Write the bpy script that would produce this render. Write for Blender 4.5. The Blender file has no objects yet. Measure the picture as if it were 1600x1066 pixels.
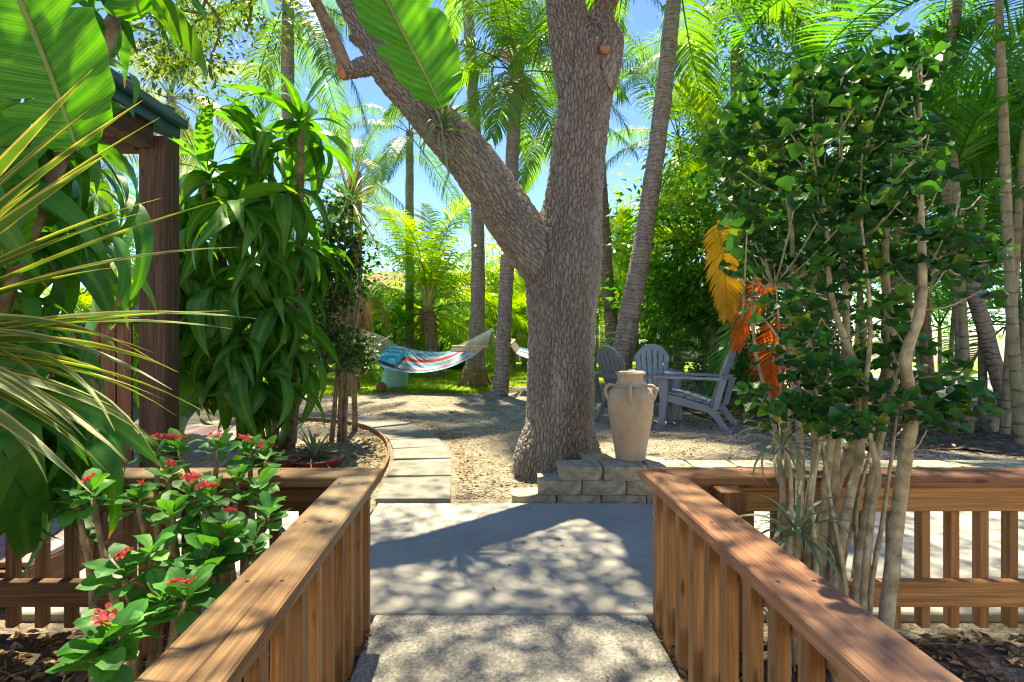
import bpy, math, random
import numpy as np
from mathutils import Vector, Matrix, noise as mnoise
R = math.radians
random.seed(7); rng = np.random.default_rng(7)
sc = bpy.context.scene
col = sc.collection
# ------------------------------------------------------------------ camera, sky, sun, exposure
F, H, CX, CY = 880.0, 1.15, 760.0, 515.0        # focal length in photo pixels, eye height, vanishing point
cam = bpy.data.cameras.new('camera'); camo = bpy.data.objects.new('camera', cam); col.objects.link(camo)
cam.sensor_width = 36.0; cam.lens = 36.0 * F / 1600.0
cam.shift_x = (800 - CX) / 1600.0; cam.shift_y = -(533 - CY) / 1600.0
cam.clip_start = 0.02; cam.clip_end = 3000
camo.location = (0, 0, H); camo.rotation_euler = (R(90), 0, 0)
sc.camera = camo
SUN_EL, SUN_AZ = R(66), R(-8)                    # azimuth from +Y towards +X
w = bpy.data.worlds.new('World'); sc.world = w; w.use_nodes = True
wn = w.node_tree; wn.nodes.clear()
sky = wn.nodes.new('ShaderNodeTexSky'); sky.sky_type = 'NISHITA'; sky.sun_disc = False
sky.sun_elevation = SUN_EL; sky.sun_rotation = SUN_AZ
sky.altitude = 2500; sky.air_density = 1.0; sky.dust_density = 0.0; sky.ozone_density = 8.0
bg = wn.nodes.new('ShaderNodeBackground'); bg.inputs['Strength'].default_value = 0.072
wo = wn.nodes.new('ShaderNodeOutputWorld')
hs_ = wn.nodes.new('ShaderNodeHueSaturation'); hs_.inputs['Saturation'].default_value = 1.12; hs_.inputs['Hue'].default_value = 0.517
wn.links.new(sky.outputs[0], hs_.inputs['Color']); wn.links.new(hs_.outputs[0], bg.inputs[0]); wn.links.new(bg.outputs[0], wo.inputs[0])
sl = bpy.data.lights.new('sun', 'SUN'); sl.energy = 2.6; sl.angle = R(0.8); sl.color = (1.0, 0.94, 0.84)
so = bpy.data.objects.new('sun', sl); col.objects.link(so)
sd = Vector((math.sin(SUN_AZ) * math.cos(SUN_EL), math.cos(SUN_AZ) * math.cos(SUN_EL), math.sin(SUN_EL)))
so.rotation_euler = sd.to_track_quat('Z', 'Y').to_euler(); so.location = sd * 60
sc.view_settings.view_transform = 'Standard'; sc.view_settings.look = 'None'
sc.view_settings.exposure = 2.75; sc.view_settings.gamma = 1.0
sc.view_settings.use_white_balance = True; sc.view_settings.white_balance_temperature = 8700; sc.view_settings.white_balance_tint = 0
cy = sc.cycles
cy.max_bounces = 10; cy.diffuse_bounces = 6; cy.glossy_bounces = 3; cy.transmission_bounces = 5; cy.transparent_max_bounces = 8
cy.caustics_reflective = False; cy.caustics_refractive = False
cy.sample_clamp_indirect = 6.0
cy.use_denoising = True; cy.filter_width = 1.15

# ------------------------------------------------------------------ helpers
def P(px, py, Y): return Vector(((px - CX) / F * Y, Y, H - (py - CY) / F * Y))
def G(px, py, z=0.0): return P(px, py, (H - z) * F / (py - CY))
def sstep(a, b, x):
    t = np.clip((x - a) / (b - a), 0, 1); return t * t * (3 - 2 * t)
def gz(x, y):                                    # height of the sandy ground
    x = np.asarray(x, float); y = np.asarray(y, float)
    base = -0.035 * (1 - sstep(3.6, 4.3, y))
    rise = 0.10 * sstep(-0.2, 1.0, x) * sstep(3.75, 4.3, y) * (1 - 0.5 * sstep(6, 12, y))
    far = 0.0
    bump = 0.012 * np.sin(x * 2.1 + 1.3 * np.sin(y * 1.7)) * np.sin(y * 1.9 + .7) * sstep(4.0, 5, y)
    return base + rise + far + bump
def gzf(x, y): return float(gz(x, y))

def wloc(o):
    v = Vector((0, 0, 0))
    while o is not None: v += o.location; o = o.parent
    return v
def tag(o, label=None, cat=None, group=None, kind=None):
    if label: o['label'] = label
    if cat: o['category'] = cat
    if group: o['group'] = group
    if kind: o['kind'] = kind
    return o
def thing(name, label, cat, loc=(0, 0, 0), group=None):
    o = bpy.data.objects.new(name, None); col.objects.link(o); o.location = loc; o.empty_display_size = .1
    return tag(o, label, cat, group)
def link(name, me, mat=None, parent=None):
    if mat is not None and len(me.materials) == 0: me.materials.append(mat)
    o = bpy.data.objects.new(name, me); col.objects.link(o)
    if parent is not None: o.parent = parent
    return o
def set_attr(me, name, data):
    a = me.attributes.new(name, 'FLOAT_VECTOR', 'POINT')
    a.data.foreach_set('vector', np.asarray(data, np.float32).ravel())

class MB:
    """collects vertices (world coordinates), faces and a per-vertex pattern coordinate."""
    def __init__(s): s.v = []; s.f = []; s.g = []; s.sm = []
    def add(s, verts, faces, g=None, smooth=False):
        o = len(s.v); s.v += [tuple(p) for p in verts]
        s.g += [tuple(q) for q in (g if g is not None else verts)]
        for f in faces: s.f.append(tuple(i + o for i in f)); s.sm.append(smooth)
        return s
    def box(s, c, size, rot=None, bevel=0.0, off=None):
        sx, sy, sz = [d / 2 for d in size]; la = max(range(3), key=lambda i: size[i])
        off = off if off is not None else random.uniform(0, 40)
        b = min(bevel, .45 * min(size))
        vs = []; fs = []
        if b <= 0:
            vs = [(x, y, z) for x in (-sx, sx) for y in (-sy, sy) for z in (-sz, sz)]
            fs = [(0, 1, 3, 2), (4, 6, 7, 5), (0, 4, 5, 1), (2, 3, 7, 6), (0, 2, 6, 4), (1, 5, 7, 3)]
        else:
            idx = {}
            def vi(p):
                k = tuple(round(q, 6) for q in p)
                if k not in idx: idx[k] = len(vs); vs.append(p)
                return idx[k]
            S = (sx, sy, sz)
            for ax in range(3):                                   # six faces
                u, v = (ax + 1) % 3, (ax + 2) % 3
                for sg in (-1, 1):
                    q = []
                    for du, dv in ((-1, -1), (1, -1), (1, 1), (-1, 1)):
                        p = [0, 0, 0]; p[ax] = sg * S[ax]; p[u] = du * (S[u] - b); p[v] = dv * (S[v] - b); q.append(vi(tuple(p)))
                    fs.append(tuple(q if sg > 0 else q[::-1]))
            for ax in range(3):                                   # twelve edges
                u, v = (ax + 1) % 3, (ax + 2) % 3
                for du in (-1, 1):
                    for dv in (-1, 1):
                        def pt(a, onu):
                            p = [0, 0, 0]; p[ax] = a * (S[ax] - b)
                            p[u] = du * (S[u] if onu else S[u] - b); p[v] = dv * (S[v] - b if onu else S[v]); return vi(tuple(p))
                        q = [pt(-1, True), pt(1, True), pt(1, False), pt(-1, False)]
                        fs.append(tuple(q if du * dv < 0 else q[::-1]))
            for a in (-1, 1):
                for bb in (-1, 1):
                    for cc in (-1, 1):
                        q = [vi((a * sx, bb * (sy - b), cc * (sz - b))), vi((a * (sx - b), bb * sy, cc * (sz - b))), vi((a * (sx - b), bb * (sy - b), cc * sz))]
                        fs.append(tuple(q if a * bb * cc > 0 else q[::-1]))
        g = []
        for p in vs:
            q = [p[(la + 1) % 3], p[(la + 2) % 3], p[la]]; g.append((q[0] + off, q[1] + off * .37, q[2] + off * 1.7))
        M = (rot.to_4x4() if rot is not None else Matrix.Identity(4)); c = Vector(c)
        return s.add([M @ Vector(p) + c for p in vs], fs, g)
    def tube(s, pts, rad, seg=8, cap=True, wob=0.0, off=None):
        pts = [Vector(p) for p in pts]; n = len(pts)
        off = random.uniform(0, 30) if off is None else off
        vs = []; g = []; fs = []; L = 0.0
        T0 = (pts[1] - pts[0]).normalized(); U = T0.orthogonal().normalized()
        for i, p in enumerate(pts):
            T = (pts[min(i + 1, n - 1)] - pts[max(i - 1, 0)]).normalized()
            U = (U - T * U.dot(T)).normalized(); V = T.cross(U)
            if i: L += (p - pts[i - 1]).length
            r = rad[i] if hasattr(rad, '__len__') else rad
            for k in range(seg):
                a = 2 * math.pi * k / seg
                rr = r * (1 + (wob * mnoise.noise((math.cos(a) * 1.3 + off, math.sin(a) * 1.3, L * 3 / max(.05, r * 12))) if wob else 0))
                vs.append(p + (U * math.cos(a) + V * math.sin(a)) * rr); g.append((math.cos(a) * r + off, math.sin(a) * r, L))
        for i in range(n - 1):
            for k in range(seg):
                a, b = i * seg + k, i * seg + (k + 1) % seg; fs.append((a, b, b + seg, a + seg))
        if cap: fs.append(tuple(range(seg))[::-1]); fs.append(tuple(range((n - 1) * seg, n * seg)))
        return s.add(vs, fs, g, True)
    def lathe(s, prof, c=(0, 0, 0), seg=32):
        vs = []; fs = []; c = Vector(c)
        for r, z in prof:
            for k in range(seg):
                a = 2 * math.pi * k / seg; vs.append(c + Vector((r * math.cos(a), r * math.sin(a), z)))
        for i in range(len(prof) - 1):
            for k in range(seg):
                a, b = i * seg + k, i * seg + (k + 1) % seg; fs.append((a, b, b + seg, a + seg))
        return s.add(vs, fs, None, True)
    def prism(s, poly, axis_vec, origin, U, V):
        """extrude a polygon given in the (U,V) plane along axis_vec"""
        o = Vector(origin); a = Vector(axis_vec); n = len(poly)
        p0 = [o + Vector(U) * x + Vector(V) * y for x, y in poly]; p1 = [p + a for p in p0]
        off = random.uniform(0, 30); g = [(0 + off, y, x) for x, y in poly] + [(.04 + off, y, x) for x, y in poly]
        fs = [tuple(range(n))[::-1], tuple(range(n, 2 * n))] + [(i, (i + 1) % n, n + (i + 1) % n, n + i) for i in range(n)]
        return s.add(p0 + p1, fs, g)
    def mesh(s, name, mat=None, origin=(0, 0, 0), smooth=None):
        me = bpy.data.meshes.new(name); o = Vector(origin)
        me.from_pydata([(p[0] - o.x, p[1] - o.y, p[2] - o.z) for p in s.v], [], s.f)
        set_attr(me, 'g', s.g)
        me.polygons.foreach_set('use_smooth', s.sm if smooth is None else [smooth] * len(s.f))
        if mat: me.materials.append(mat)
        me.update(); return me
    def build(s, name, mat, parent=None, smooth=None):
        return link(name, s.mesh(name, mat, wloc(parent) if parent else (0, 0, 0), smooth), None, parent)

def np_mesh(name, V, Fc, mat, g=None, smooth=False):
    me = bpy.data.meshes.new(name)
    V = np.asarray(V, np.float32); Fc = np.asarray(Fc, np.int32); k = Fc.shape[1]
    me.vertices.add(len(V)); me.vertices.foreach_set('co', V.ravel())
    me.loops.add(Fc.size); me.loops.foreach_set('vertex_index', Fc.ravel())
    me.polygons.add(len(Fc)); me.polygons.foreach_set('loop_start', np.arange(0, Fc.size, k, dtype=np.int32))
    me.update(calc_edges=True)
    if g is not None: set_attr(me, 'g', g)
    if smooth: me.polygons.foreach_set('use_smooth', [True] * len(Fc))
    me.materials.append(mat); me.validate(); return me

def spline(pts, n):
    """Catmull-Rom through points that may carry extra columns (radius)"""
    A = np.array([list(p) for p in pts], float); m = len(A)
    E = np.vstack([2 * A[0] - A[1], A, 2 * A[-1] - A[-2]]); out = []
    for t in np.linspace(0, m - 1 - 1e-6, n):
        i = int(t); u = t - i; a, b, c, d = E[i:i + 4]
        out.append(.5 * ((2 * b) + (c - a) * u + (2 * a - 5 * b + 4 * c - d) * u * u + (3 * b - a - 3 * c + d) * u ** 3))
    return np.array(out)
def stube(mb, pts, n=14, seg=8, wob=.0, cap=True):
    A = spline(pts, n); return mb.tube([Vector(a[:3]) for a in A], [max(.0008, a[3]) for a in A], seg, cap, wob)
def pr(px, py, Y, r): v = P(px, py, Y); return (v.x, v.y, v.z, r)

# ------------------------------------------------------------------ materials
def nt(name):
    m = bpy.data.materials.new(name); m.use_nodes = True; t = m.node_tree; t.nodes.clear()
    out = t.nodes.new('ShaderNodeOutputMaterial'); return m, t, out
def nd(t, typ, **kw):
    n = t.nodes.new(typ)
    for k, v in kw.items():
        if k in n.inputs: n.inputs[k].default_value = v
        else: setattr(n, k, v)
    return n
def rgba(c): return (c[0], c[1], c[2], 1)
def ramp(t, fac, stops):
    r = t.nodes.new('ShaderNodeValToRGB'); e = r.color_ramp.elements
    while len(e) > 1: e.remove(e[-1])
    e[0].position = stops[0][0]; e[0].color = rgba(stops[0][1])
    for p, c in stops[1:]:
        x = e.new(p); x.color = rgba(c)
    if fac is not None: t.links.new(fac, r.inputs[0])
    return r
def vcoord(t, attr='g', scale=(1, 1, 1), obj=False):
    mp = nd(t, 'ShaderNodeMapping'); mp.inputs['Scale'].default_value = scale
    if obj: c = nd(t, 'ShaderNodeTexCoord'); t.links.new(c.outputs['Object'], mp.inputs[0])
    else:
        a = nd(t, 'ShaderNodeAttribute'); a.attribute_name = attr; t.links.new(a.outputs['Vector'], mp.inputs[0])
    return mp.outputs[0]
def noise(t, vec, scale, detail=4, rough=.55, dist=0):
    n = nd(t, 'ShaderNodeTexNoise'); n.inputs['Scale'].default_value = scale; n.inputs['Detail'].default_value = detail
    n.inputs['Roughness'].default_value = rough; n.inputs['Distortion'].default_value = dist
    if vec is not None: t.links.new(vec, n.inputs['Vector'])
    return n.outputs['Fac']
def math_(t, op, a, b=None):
    n = nd(t, 'ShaderNodeMath', operation=op)
    for i, x in enumerate((a, b)):
        if x is None: continue
        if isinstance(x, (int, float)): n.inputs[i].default_value = x
        else: t.links.new(x, n.inputs[i])
    return n.outputs[0]
def mixc(t, fac, a, b, mode='MIX'):
    n = nd(t, 'ShaderNodeMix', data_type='RGBA', blend_type=mode)
    for i, x in ((0, fac), (6, a), (7, b)):
        if isinstance(x, (int, float)): n.inputs[i].default_value = x
        elif isinstance(x, tuple): n.inputs[i].default_value = rgba(x)
        else: t.links.new(x, n.inputs[i])
    return n.outputs[2]
def bump(t, h, strength=.5, dist=.01):
    b = nd(t, 'ShaderNodeBump'); b.inputs['Strength'].default_value = strength; b.inputs['Distance'].default_value = dist
    t.links.new(h, b.inputs['Height']); return b.outputs[0]
def finish(t, out, colr, rough=.8, normal=None, spec=.3):
    p = nd(t, 'ShaderNodeBsdfPrincipled'); p.inputs['Specular IOR Level'].default_value = spec
    if isinstance(colr, tuple): p.inputs['Base Color'].default_value = rgba(colr)
    else: t.links.new(colr, p.inputs['Base Color'])
    if isinstance(rough, (int, float)): p.inputs['Roughness'].default_value = rough
    else: t.links.new(rough, p.inputs['Roughness'])
    if normal is not None: t.links.new(normal, p.inputs['Normal'])
    t.links.new(p.outputs[0], out.inputs[0]); return p

def m_mottle(name, stops, scale, rough=.9, bs=.5, bd=.01, bscale=40, obj=True, stretch=(1, 1, 1), spec=.25, detail=6):
    m, t, out = nt(name); v = vcoord(t, scale=stretch, obj=obj)
    n = noise(t, v, scale, detail); c = ramp(t, n, stops).outputs[0]
    b = bump(t, noise(t, v, bscale, 5, .6), bs, bd); finish(t, out, c, rough, b, spec); return m
def m_wood(name, dark, mid, light, grey=None, rough=.6, spec=.3, scl=1.0):
    m, t, out = nt(name)
    v = vcoord(t, scale=(26 * scl, 26 * scl, 1.3 * scl)); v2 = vcoord(t, scale=(120 * scl, 120 * scl, 2.2 * scl)); v3 = vcoord(t, scale=(4, 4, 1.1))
    n1 = noise(t, v, 1.0, 6, .6, 1.2); n2 = noise(t, v2, 1.0, 3, .6); n3 = noise(t, v3, 1.0, 3)
    c = ramp(t, n1, [(.28, dark), (.5, mid), (.72, light)]).outputs[0]
    c = mixc(t, math_(t, 'MULTIPLY', ramp(t, n2, [(.42, (0, 0, 0)), (.66, (1, 1, 1))]).outputs[0], .75), c, dark)
    if grey: c = mixc(t, ramp(t, n3, [(.42, (0, 0, 0)), (.68, (.85, .85, .85))]).outputs[0], c, grey)
    kv = nd(t, 'ShaderNodeTexVoronoi'); kv.inputs['Scale'].default_value = 1.0; t.links.new(vcoord(t, scale=(14, 14, 3.6)), kv.inputs['Vector'])
    c = mixc(t, ramp(t, kv.outputs['Distance'], [(.06, (.85, .85, .85)), (.15, (0, 0, 0))]).outputs[0], c, tuple(x * .45 for x in dark))
    ck = noise(t, vcoord(t, scale=(60, 60, .9)), 1.0, 2, .5); c = mixc(t, ramp(t, ck, [(.70, (0, 0, 0)), (.73, (.8, .8, .8))]).outputs[0], c, tuple(x * .4 for x in dark))
    oi = nd(t, 'ShaderNodeObjectInfo')
    hv = nd(t, 'ShaderNodeHueSaturation'); hv.inputs['Saturation'].default_value = 1
    val = nd(t, 'ShaderNodeMapRange'); t.links.new(oi.outputs['Random'], val.inputs[0]); val.inputs[3].default_value = .78; val.inputs[4].default_value = 1.22
    t.links.new(val.outputs[0], hv.inputs['Value']); t.links.new(c, hv.inputs['Color'])
    h = math_(t, 'ADD', n1, math_(t, 'MULTIPLY', n2, .6))
    finish(t, out, hv.outputs[0], rough, bump(t, h, .7, .005), spec); return m
def m_leaf(name, c1, c2, trans=.35, rough=.38, stripe=None, margin=None, tcol=None, spec=.4, third=None, vary=.5, tip=False):
    """leaf: glossy top, light shining through; colour varies from leaf to leaf. stripe = centre colour, margin = edge colour"""
    m, t, out = nt(name)
    oi = nd(t, 'ShaderNodeObjectInfo'); ge = nd(t, 'ShaderNodeNewGeometry')
    r = math_(t, 'FRACT', math_(t, 'ADD', oi.outputs['Random'], ge.outputs['Random Per Island']))
    stops = [(.0, c1), (.8, c2)] + ([(.93, c2), (1.0, third)] if third else [])
    c = ramp(t, r, stops).outputs[0]
    a = nd(t, 'ShaderNodeAttribute'); a.attribute_name = 'g'
    sep = nd(t, 'ShaderNodeSeparateXYZ'); t.links.new(a.outputs['Vector'], sep.inputs[0])
    ab = math_(t, 'ABSOLUTE', sep.outputs[0])
    mp = nd(t, 'ShaderNodeMapping'); mp.inputs['Scale'].default_value = (9, 1.2, 1); t.links.new(a.outputs['Vector'], mp.inputs[0])
    st = noise(t, mp.outputs[0], 2.2, 3)
    if stripe or margin:
        e = math_(t, 'ADD', ab, math_(t, 'MULTIPLY', math_(t, 'SUBTRACT', st, .5), .35))
        if stripe: c = mixc(t, ramp(t, e, [(.1, (1, 1, 1)), (.34, (0, 0, 0))]).outputs[0], c, stripe)
        if margin: c = mixc(t, ramp(t, e, [(.62, (0, 0, 0)), (.8, (1, 1, 1))]).outputs[0], c, margin)
    if tip:
        tz = math_(t, 'ADD', sep.outputs[2], math_(t, 'MULTIPLY', math_(t, 'SUBTRACT', oi.outputs['Random'], .7), .12))
        c = mixc(t, ramp(t, tz, [(.93, (0, 0, 0)), (.97, (1, 1, 1))]).outputs[0], c, (.26, .17, .07))
        dus = noise(t, vcoord(t, obj=True), 14, 4, .7); c = mixc(t, ramp(t, dus, [(.62, (0, 0, 0)), (.72, (.5, .5, .5))]).outputs[0], c, (.17, .20, .05))
    c = mixc(t, math_(t, 'MULTIPLY', st, vary), c, mixc(t, 1.0, c, (.55, .6, .5), 'MULTIPLY'))
    p = nd(t, 'ShaderNodeBsdfPrincipled'); p.inputs['Roughness'].default_value = rough; p.inputs['Specular IOR Level'].default_value = spec
    t.links.new(c, p.inputs['Base Color'])
    t.links.new(bump(t, st, .25, .004), p.inputs['Normal'])
    tr = nd(t, 'ShaderNodeBsdfTranslucent'); tc = mixc(t, 1.0, c, tcol or (1.9, 1.7, .55), 'MULTIPLY'); t.links.new(tc, tr.inputs[0])
    mx = nd(t, 'ShaderNodeMixShader'); mx.inputs[0].default_value = trans
    t.links.new(p.outputs[0], mx.inputs[1]); t.links.new(tr.outputs[0], mx.inputs[2]); t.links.new(mx.outputs[0], out.inputs[0]); return m
def m_paddle(name, c1, c2):
    m, t, out = nt(name); a = nd(t, 'ShaderNodeAttribute'); a.attribute_name = 'g'
    sep = nd(t, 'ShaderNodeSeparateXYZ'); t.links.new(a.outputs['Vector'], sep.inputs[0])
    n1 = noise(t, a.outputs['Vector'], 2.5, 4); y = math_(t, 'ADD', sep.outputs[1], math_(t, 'MULTIPLY', n1, .25))
    v1 = math_(t, 'SINE', math_(t, 'MULTIPLY', y, 42)); v2 = math_(t, 'SINE', math_(t, 'MULTIPLY', y, 11.3))
    vv = math_(t, 'ADD', math_(t, 'MULTIPLY', v1, .6), v2); f_ = math_(t, 'ADD', math_(t, 'MULTIPLY', vv, .22), n1)
    c = ramp(t, f_, [(.15, c1), (.85, c2)]).outputs[0]
    sp = noise(t, vcoord(t, obj=True), 9, 4, .7); c = mixc(t, ramp(t, sp, [(.70, (0, 0, 0)), (.76, (.7, .7, .7))]).outputs[0], c, (.16, .17, .03))
    p = nd(t, 'ShaderNodeBsdfPrincipled'); p.inputs['Roughness'].default_value = .3; p.inputs['Specular IOR Level'].default_value = .45
    t.links.new(c, p.inputs['Base Color']); t.links.new(bump(t, vv, .35, .004), p.inputs['Normal'])
    tr = nd(t, 'ShaderNodeBsdfTranslucent'); t.links.new(mixc(t, 1.0, c, (2.6, 2.2, .6), 'MULTIPLY'), tr.inputs[0])
    mx = nd(t, 'ShaderNodeMixShader'); mx.inputs[0].default_value = .5
    t.links.new(p.outputs[0], mx.inputs[1]); t.links.new(tr.outputs[0], mx.inputs[2]); t.links.new(mx.outputs[0], out.inputs[0]); return m
def m_plain(name, c, rough=.6, spec=.3, var=.15, scale=8, bs=.15):
    a = tuple(x * (1 - var) for x in c); b = tuple(min(1, x * (1 + var)) for x in c)
    return m_mottle(name, [(.3, a), (.7, b)], scale, rough, bs, .004, 60, True, spec=spec)

M = {}
def ground_mat():
    m, t, out = nt('sand'); v = vcoord(t, obj=True)
    big = noise(t, v, .9, 5); mid = noise(t, v, 6, 6, .65); fine = noise(t, v, 55, 4, .7)
    c = ramp(t, big, [(.3, (.33, .275, .205)), (.55, (.45, .385, .295)), (.75, (.53, .465, .37))]).outputs[0]
    c = mixc(t, ramp(t, mid, [(.35, (.75, .75, .75)), (.6, (0, 0, 0))]).outputs[0], c, (.24, .20, .155))
    c = mixc(t, ramp(t, fine, [(.52, (0, 0, 0)), (.72, (.8, .8, .8))]).outputs[0], c, (.62, .57, .49))
    c = mixc(t, ramp(t, fine, [(.25, (.8, .8, .8)), (.42, (0, 0, 0))]).outputs[0], c, (.15, .12, .09))
    vo = nd(t, 'ShaderNodeTexVoronoi'); vo.inputs['Scale'].default_value = 38; t.links.new(v, vo.inputs['Vector'])
    h = math_(t, 'ADD', math_(t, 'MULTIPLY', mid, 1.5), math_(t, 'ADD', math_(t, 'MULTIPLY', fine, .8), math_(t, 'MULTIPLY', vo.outputs['Distance'], -.6)))
    finish(t, out, c, .95, bump(t, h, 1.0, .055), .15); return m
M['sand'] = ground_mat()
M['soil'] = m_mottle('soil', [(.3, (.05, .038, .029)), (.5, (.11, .082, .06)), (.72, (.22, .17, .13))], 14, .95, .9, .03, 22)
def concrete_mat(name, agg):
    m, t, out = nt(name); v = vcoord(t, obj=True)
    big = noise(t, v, 1.4, 5, .6); mid = noise(t, v, 9, 5, .65); fine = noise(t, v, 130, 3, .7)
    c = ramp(t, big, [(.3, (.24, .228, .208)), (.52, (.31, .297, .275)), (.72, (.38, .365, .338))]).outputs[0]
    c = mixc(t, ramp(t, mid, [(.28, (.55, .55, .55)), (.45, (0, 0, 0))]).outputs[0], c, (.2, .185, .165))
    st = noise(t, v, 2.7, 6, .7, .8)
    c = mixc(t, ramp(t, st, [(.56, (0, 0, 0)), (.72, (.55, .55, .55))]).outputs[0], c, (.25, .19, .145))
    sp = noise(t, v, 21, 3, .8); c = mixc(t, ramp(t, sp, [(.70, (0, 0, 0)), (.74, (.6, .6, .6))]).outputs[0], c, (.12, .10, .085))
    if agg:
        vo = nd(t, 'ShaderNodeTexVoronoi'); vo.inputs['Scale'].default_value = 95; t.links.new(v, vo.inputs['Vector'])
        cc = ramp(t, vo.outputs['Color'], [(.2, (.13, .12, .105)), (.5, (.40, .37, .33)), (.8, (.66, .63, .57))]).outputs[0]
        c = mixc(t, .34, c, cc); hh = math_(t, 'ADD', math_(t, 'MULTIPLY', vo.outputs['Distance'], -1.2), fine); n = bump(t, hh, .8, .006)
    else:
        c = mixc(t, math_(t, 'MULTIPLY', fine, .25), c, (.55, .53, .5)); n = bump(t, math_(t, 'ADD', fine, mid), .25, .004)
    finish(t, out, c, .85, n, .25); return m
M['concrete'] = concrete_mat('smooth_concrete', False); M['aggregate'] = concrete_mat('aggregate_concrete', True)
M['paver'] = m_mottle('paver_concrete', [(.3, (.14, .134, .122)), (.55, (.205, .196, .18)), (.75, (.27, .26, .242))], 5, .9, .5, .006, 70)
M['block'] = m_mottle('split_block', [(.25, (.19, .165, .115)), (.5, (.40, .36, .26)), (.75, (.56, .52, .40))], 16, .92, .9, .02, 45)
M['cedar'] = m_wood('cedar', (.17, .075, .026), (.35, .175, .070), (.52, .31, .145), (.27, .155, .075), .55)
M['cedar_red'] = m_wood('stained_cedar', (.13, .052, .028), (.265, .118, .064), (.38, .195, .112), (.27, .16, .10), .65)
M['cedar_worn'] = m_wood('worn_cedar', (.10, .050, .022), (.235, .125, .055), (.38, .225, .105), (.27, .20, .125), .65)
M['darkwood'] = m_wood('weathered_dark_wood', (.030, .018, .011), (.075, .045, .027), (.13, .082, .05), None, .7)
M['brownwood'] = m_wood('brown_wood', (.075, .036, .018), (.16, .078, .038), (.25, .135, .07), None, .65)
M['deck'] = m_wood('deck_stain', (.22, .12, .115), (.36, .215, .21), (.47, .31, .30), (.40, .31, .32), .6)
M['fence'] = m_wood('fence_wood', (.20, .12, .07), (.36, .235, .14), (.50, .36, .23), (.34, .28, .22), .8)
M['greenmetal'] = m_plain('dark_green_metal', (.022, .075, .085), .35, .5, .2)
M['greymetal'] = m_plain('grey_metal', (.30, .31, .34), .4, .5, .15)
M['resin'] = m_plain('slate_resin', (.24, .285, .345), .5, .4, .12, 5)
M['resin_dark'] = m_plain('charcoal_resin', (.145, .165, .20), .5, .4, .12, 5)
M['turquoise'] = m_mottle('turquoise_paint', [(.3, (.20, .45, .47)), (.55, (.28, .56, .58)), (.75, (.38, .62, .62))], 4, .8, .3, .006, 40)
M['redpot'] = m_plain('red_glazed_pot', (.22, .028, .025), .4, .5, .25)
M['rope'] = m_plain('cotton_rope', (.62, .58, .50), .9, .1, .1)
M['barwood'] = m_plain('pale_bar_wood', (.50, .36, .20), .6, .3, .15)
M['pillow'] = m_plain('turquoise_pillow', (.03, .30, .46), .85, .1, .15, 12)
M['teal'] = m_plain('teal_cloth', (.02, .36, .36), .85, .1, .12, 8)
M['coconut'] = m_plain('coconut_husk', (.25, .10, .05), .9, .1, .3, 20)
M['wall'] = m_plain('house_render', (.62, .58, .52), .9, .1, .08)
M['rooftile'] = m_mottle('roof_tile', [(.3, (.30, .10, .06)), (.7, (.46, .2, .13))], 6, .9, .4, .01, 30)
M['bin'] = m_plain('dark_green_plastic', (.010, .065, .045), .45, .4, .15)
M['asphalt'] = m_mottle('pale_driveway', [(.3, (.34, .33, .31)), (.7, (.48, .46, .43))], 6, .9, .4, .006, 80)
def stripes_mat():
    m, t, out = nt('striped_canvas'); a = nd(t, 'ShaderNodeAttribute'); a.attribute_name = 'g'
    sep = nd(t, 'ShaderNodeSeparateXYZ'); t.links.new(a.outputs['Vector'], sep.inputs[0])
    r = nd(t, 'ShaderNodeValToRGB'); r.color_ramp.interpolation = 'CONSTANT'; e = r.color_ramp.elements
    bl, rd, cr, tq, gy, pk = (.10, .25, .38), (.50, .06, .08), (.46, .45, .40), (.10, .38, .44), (.24, .34, .42), (.45, .24, .26)
    seq = [tq, bl, rd, pk, gy, cr, tq, gy, bl, cr, gy, rd, rd, pk, cr, tq, bl, bl, gy, bl]
    e[0].color = rgba(seq[0]); e[0].position = 0
    e[1].position = 1 / len(seq); e[1].color = rgba(seq[1])
    for i in range(2, len(seq)): x = e.new(i / len(seq)); x.color = rgba(seq[i])
    t.links.new(sep.outputs[0], r.inputs[0])
    ge = nd(t, 'ShaderNodeNewGeometry')
    c = mixc(t, ge.outputs['Backfacing'], r.outputs[0], (.02, .38, .38))       # the cloth is backed in teal
    finish(t, out, c, .9, None, .1); return m
M['stripes'] = stripes_mat()
def urn_mat():
    m, t, out = nt('pale_terracotta'); v = vcoord(t, obj=True); v2 = vcoord(t, scale=(2, 2, 55), obj=True)
    big = noise(t, v, 3.5, 5, .6); rings = noise(t, v2, 1.0, 3)
    c = ramp(t, big, [(.3, (.50, .40, .27)), (.44, (.52, .36, .23)), (.56, (.54, .43, .30)), (.75, (.40, .36, .26))]).outputs[0]
    c = mixc(t, math_(t, 'MULTIPLY', rings, .35), c, (.30, .27, .19))
    dirt = noise(t, vcoord(t, scale=(1, 1, .35), obj=True), 11, 5, .7); c = mixc(t, ramp(t, dirt, [(.52, (0, 0, 0)), (.7, (.55, .55, .55))]).outputs[0], c, (.25, .22, .155))
    finish(t, out, c, .85, bump(t, math_(t, 'ADD', math_(t, 'MULTIPLY', rings, 1.0), math_(t, 'MULTIPLY', noise(t, v, 60, 3), .3)), .35, .008), .2); return m
M['urn'] = urn_mat()
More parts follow.
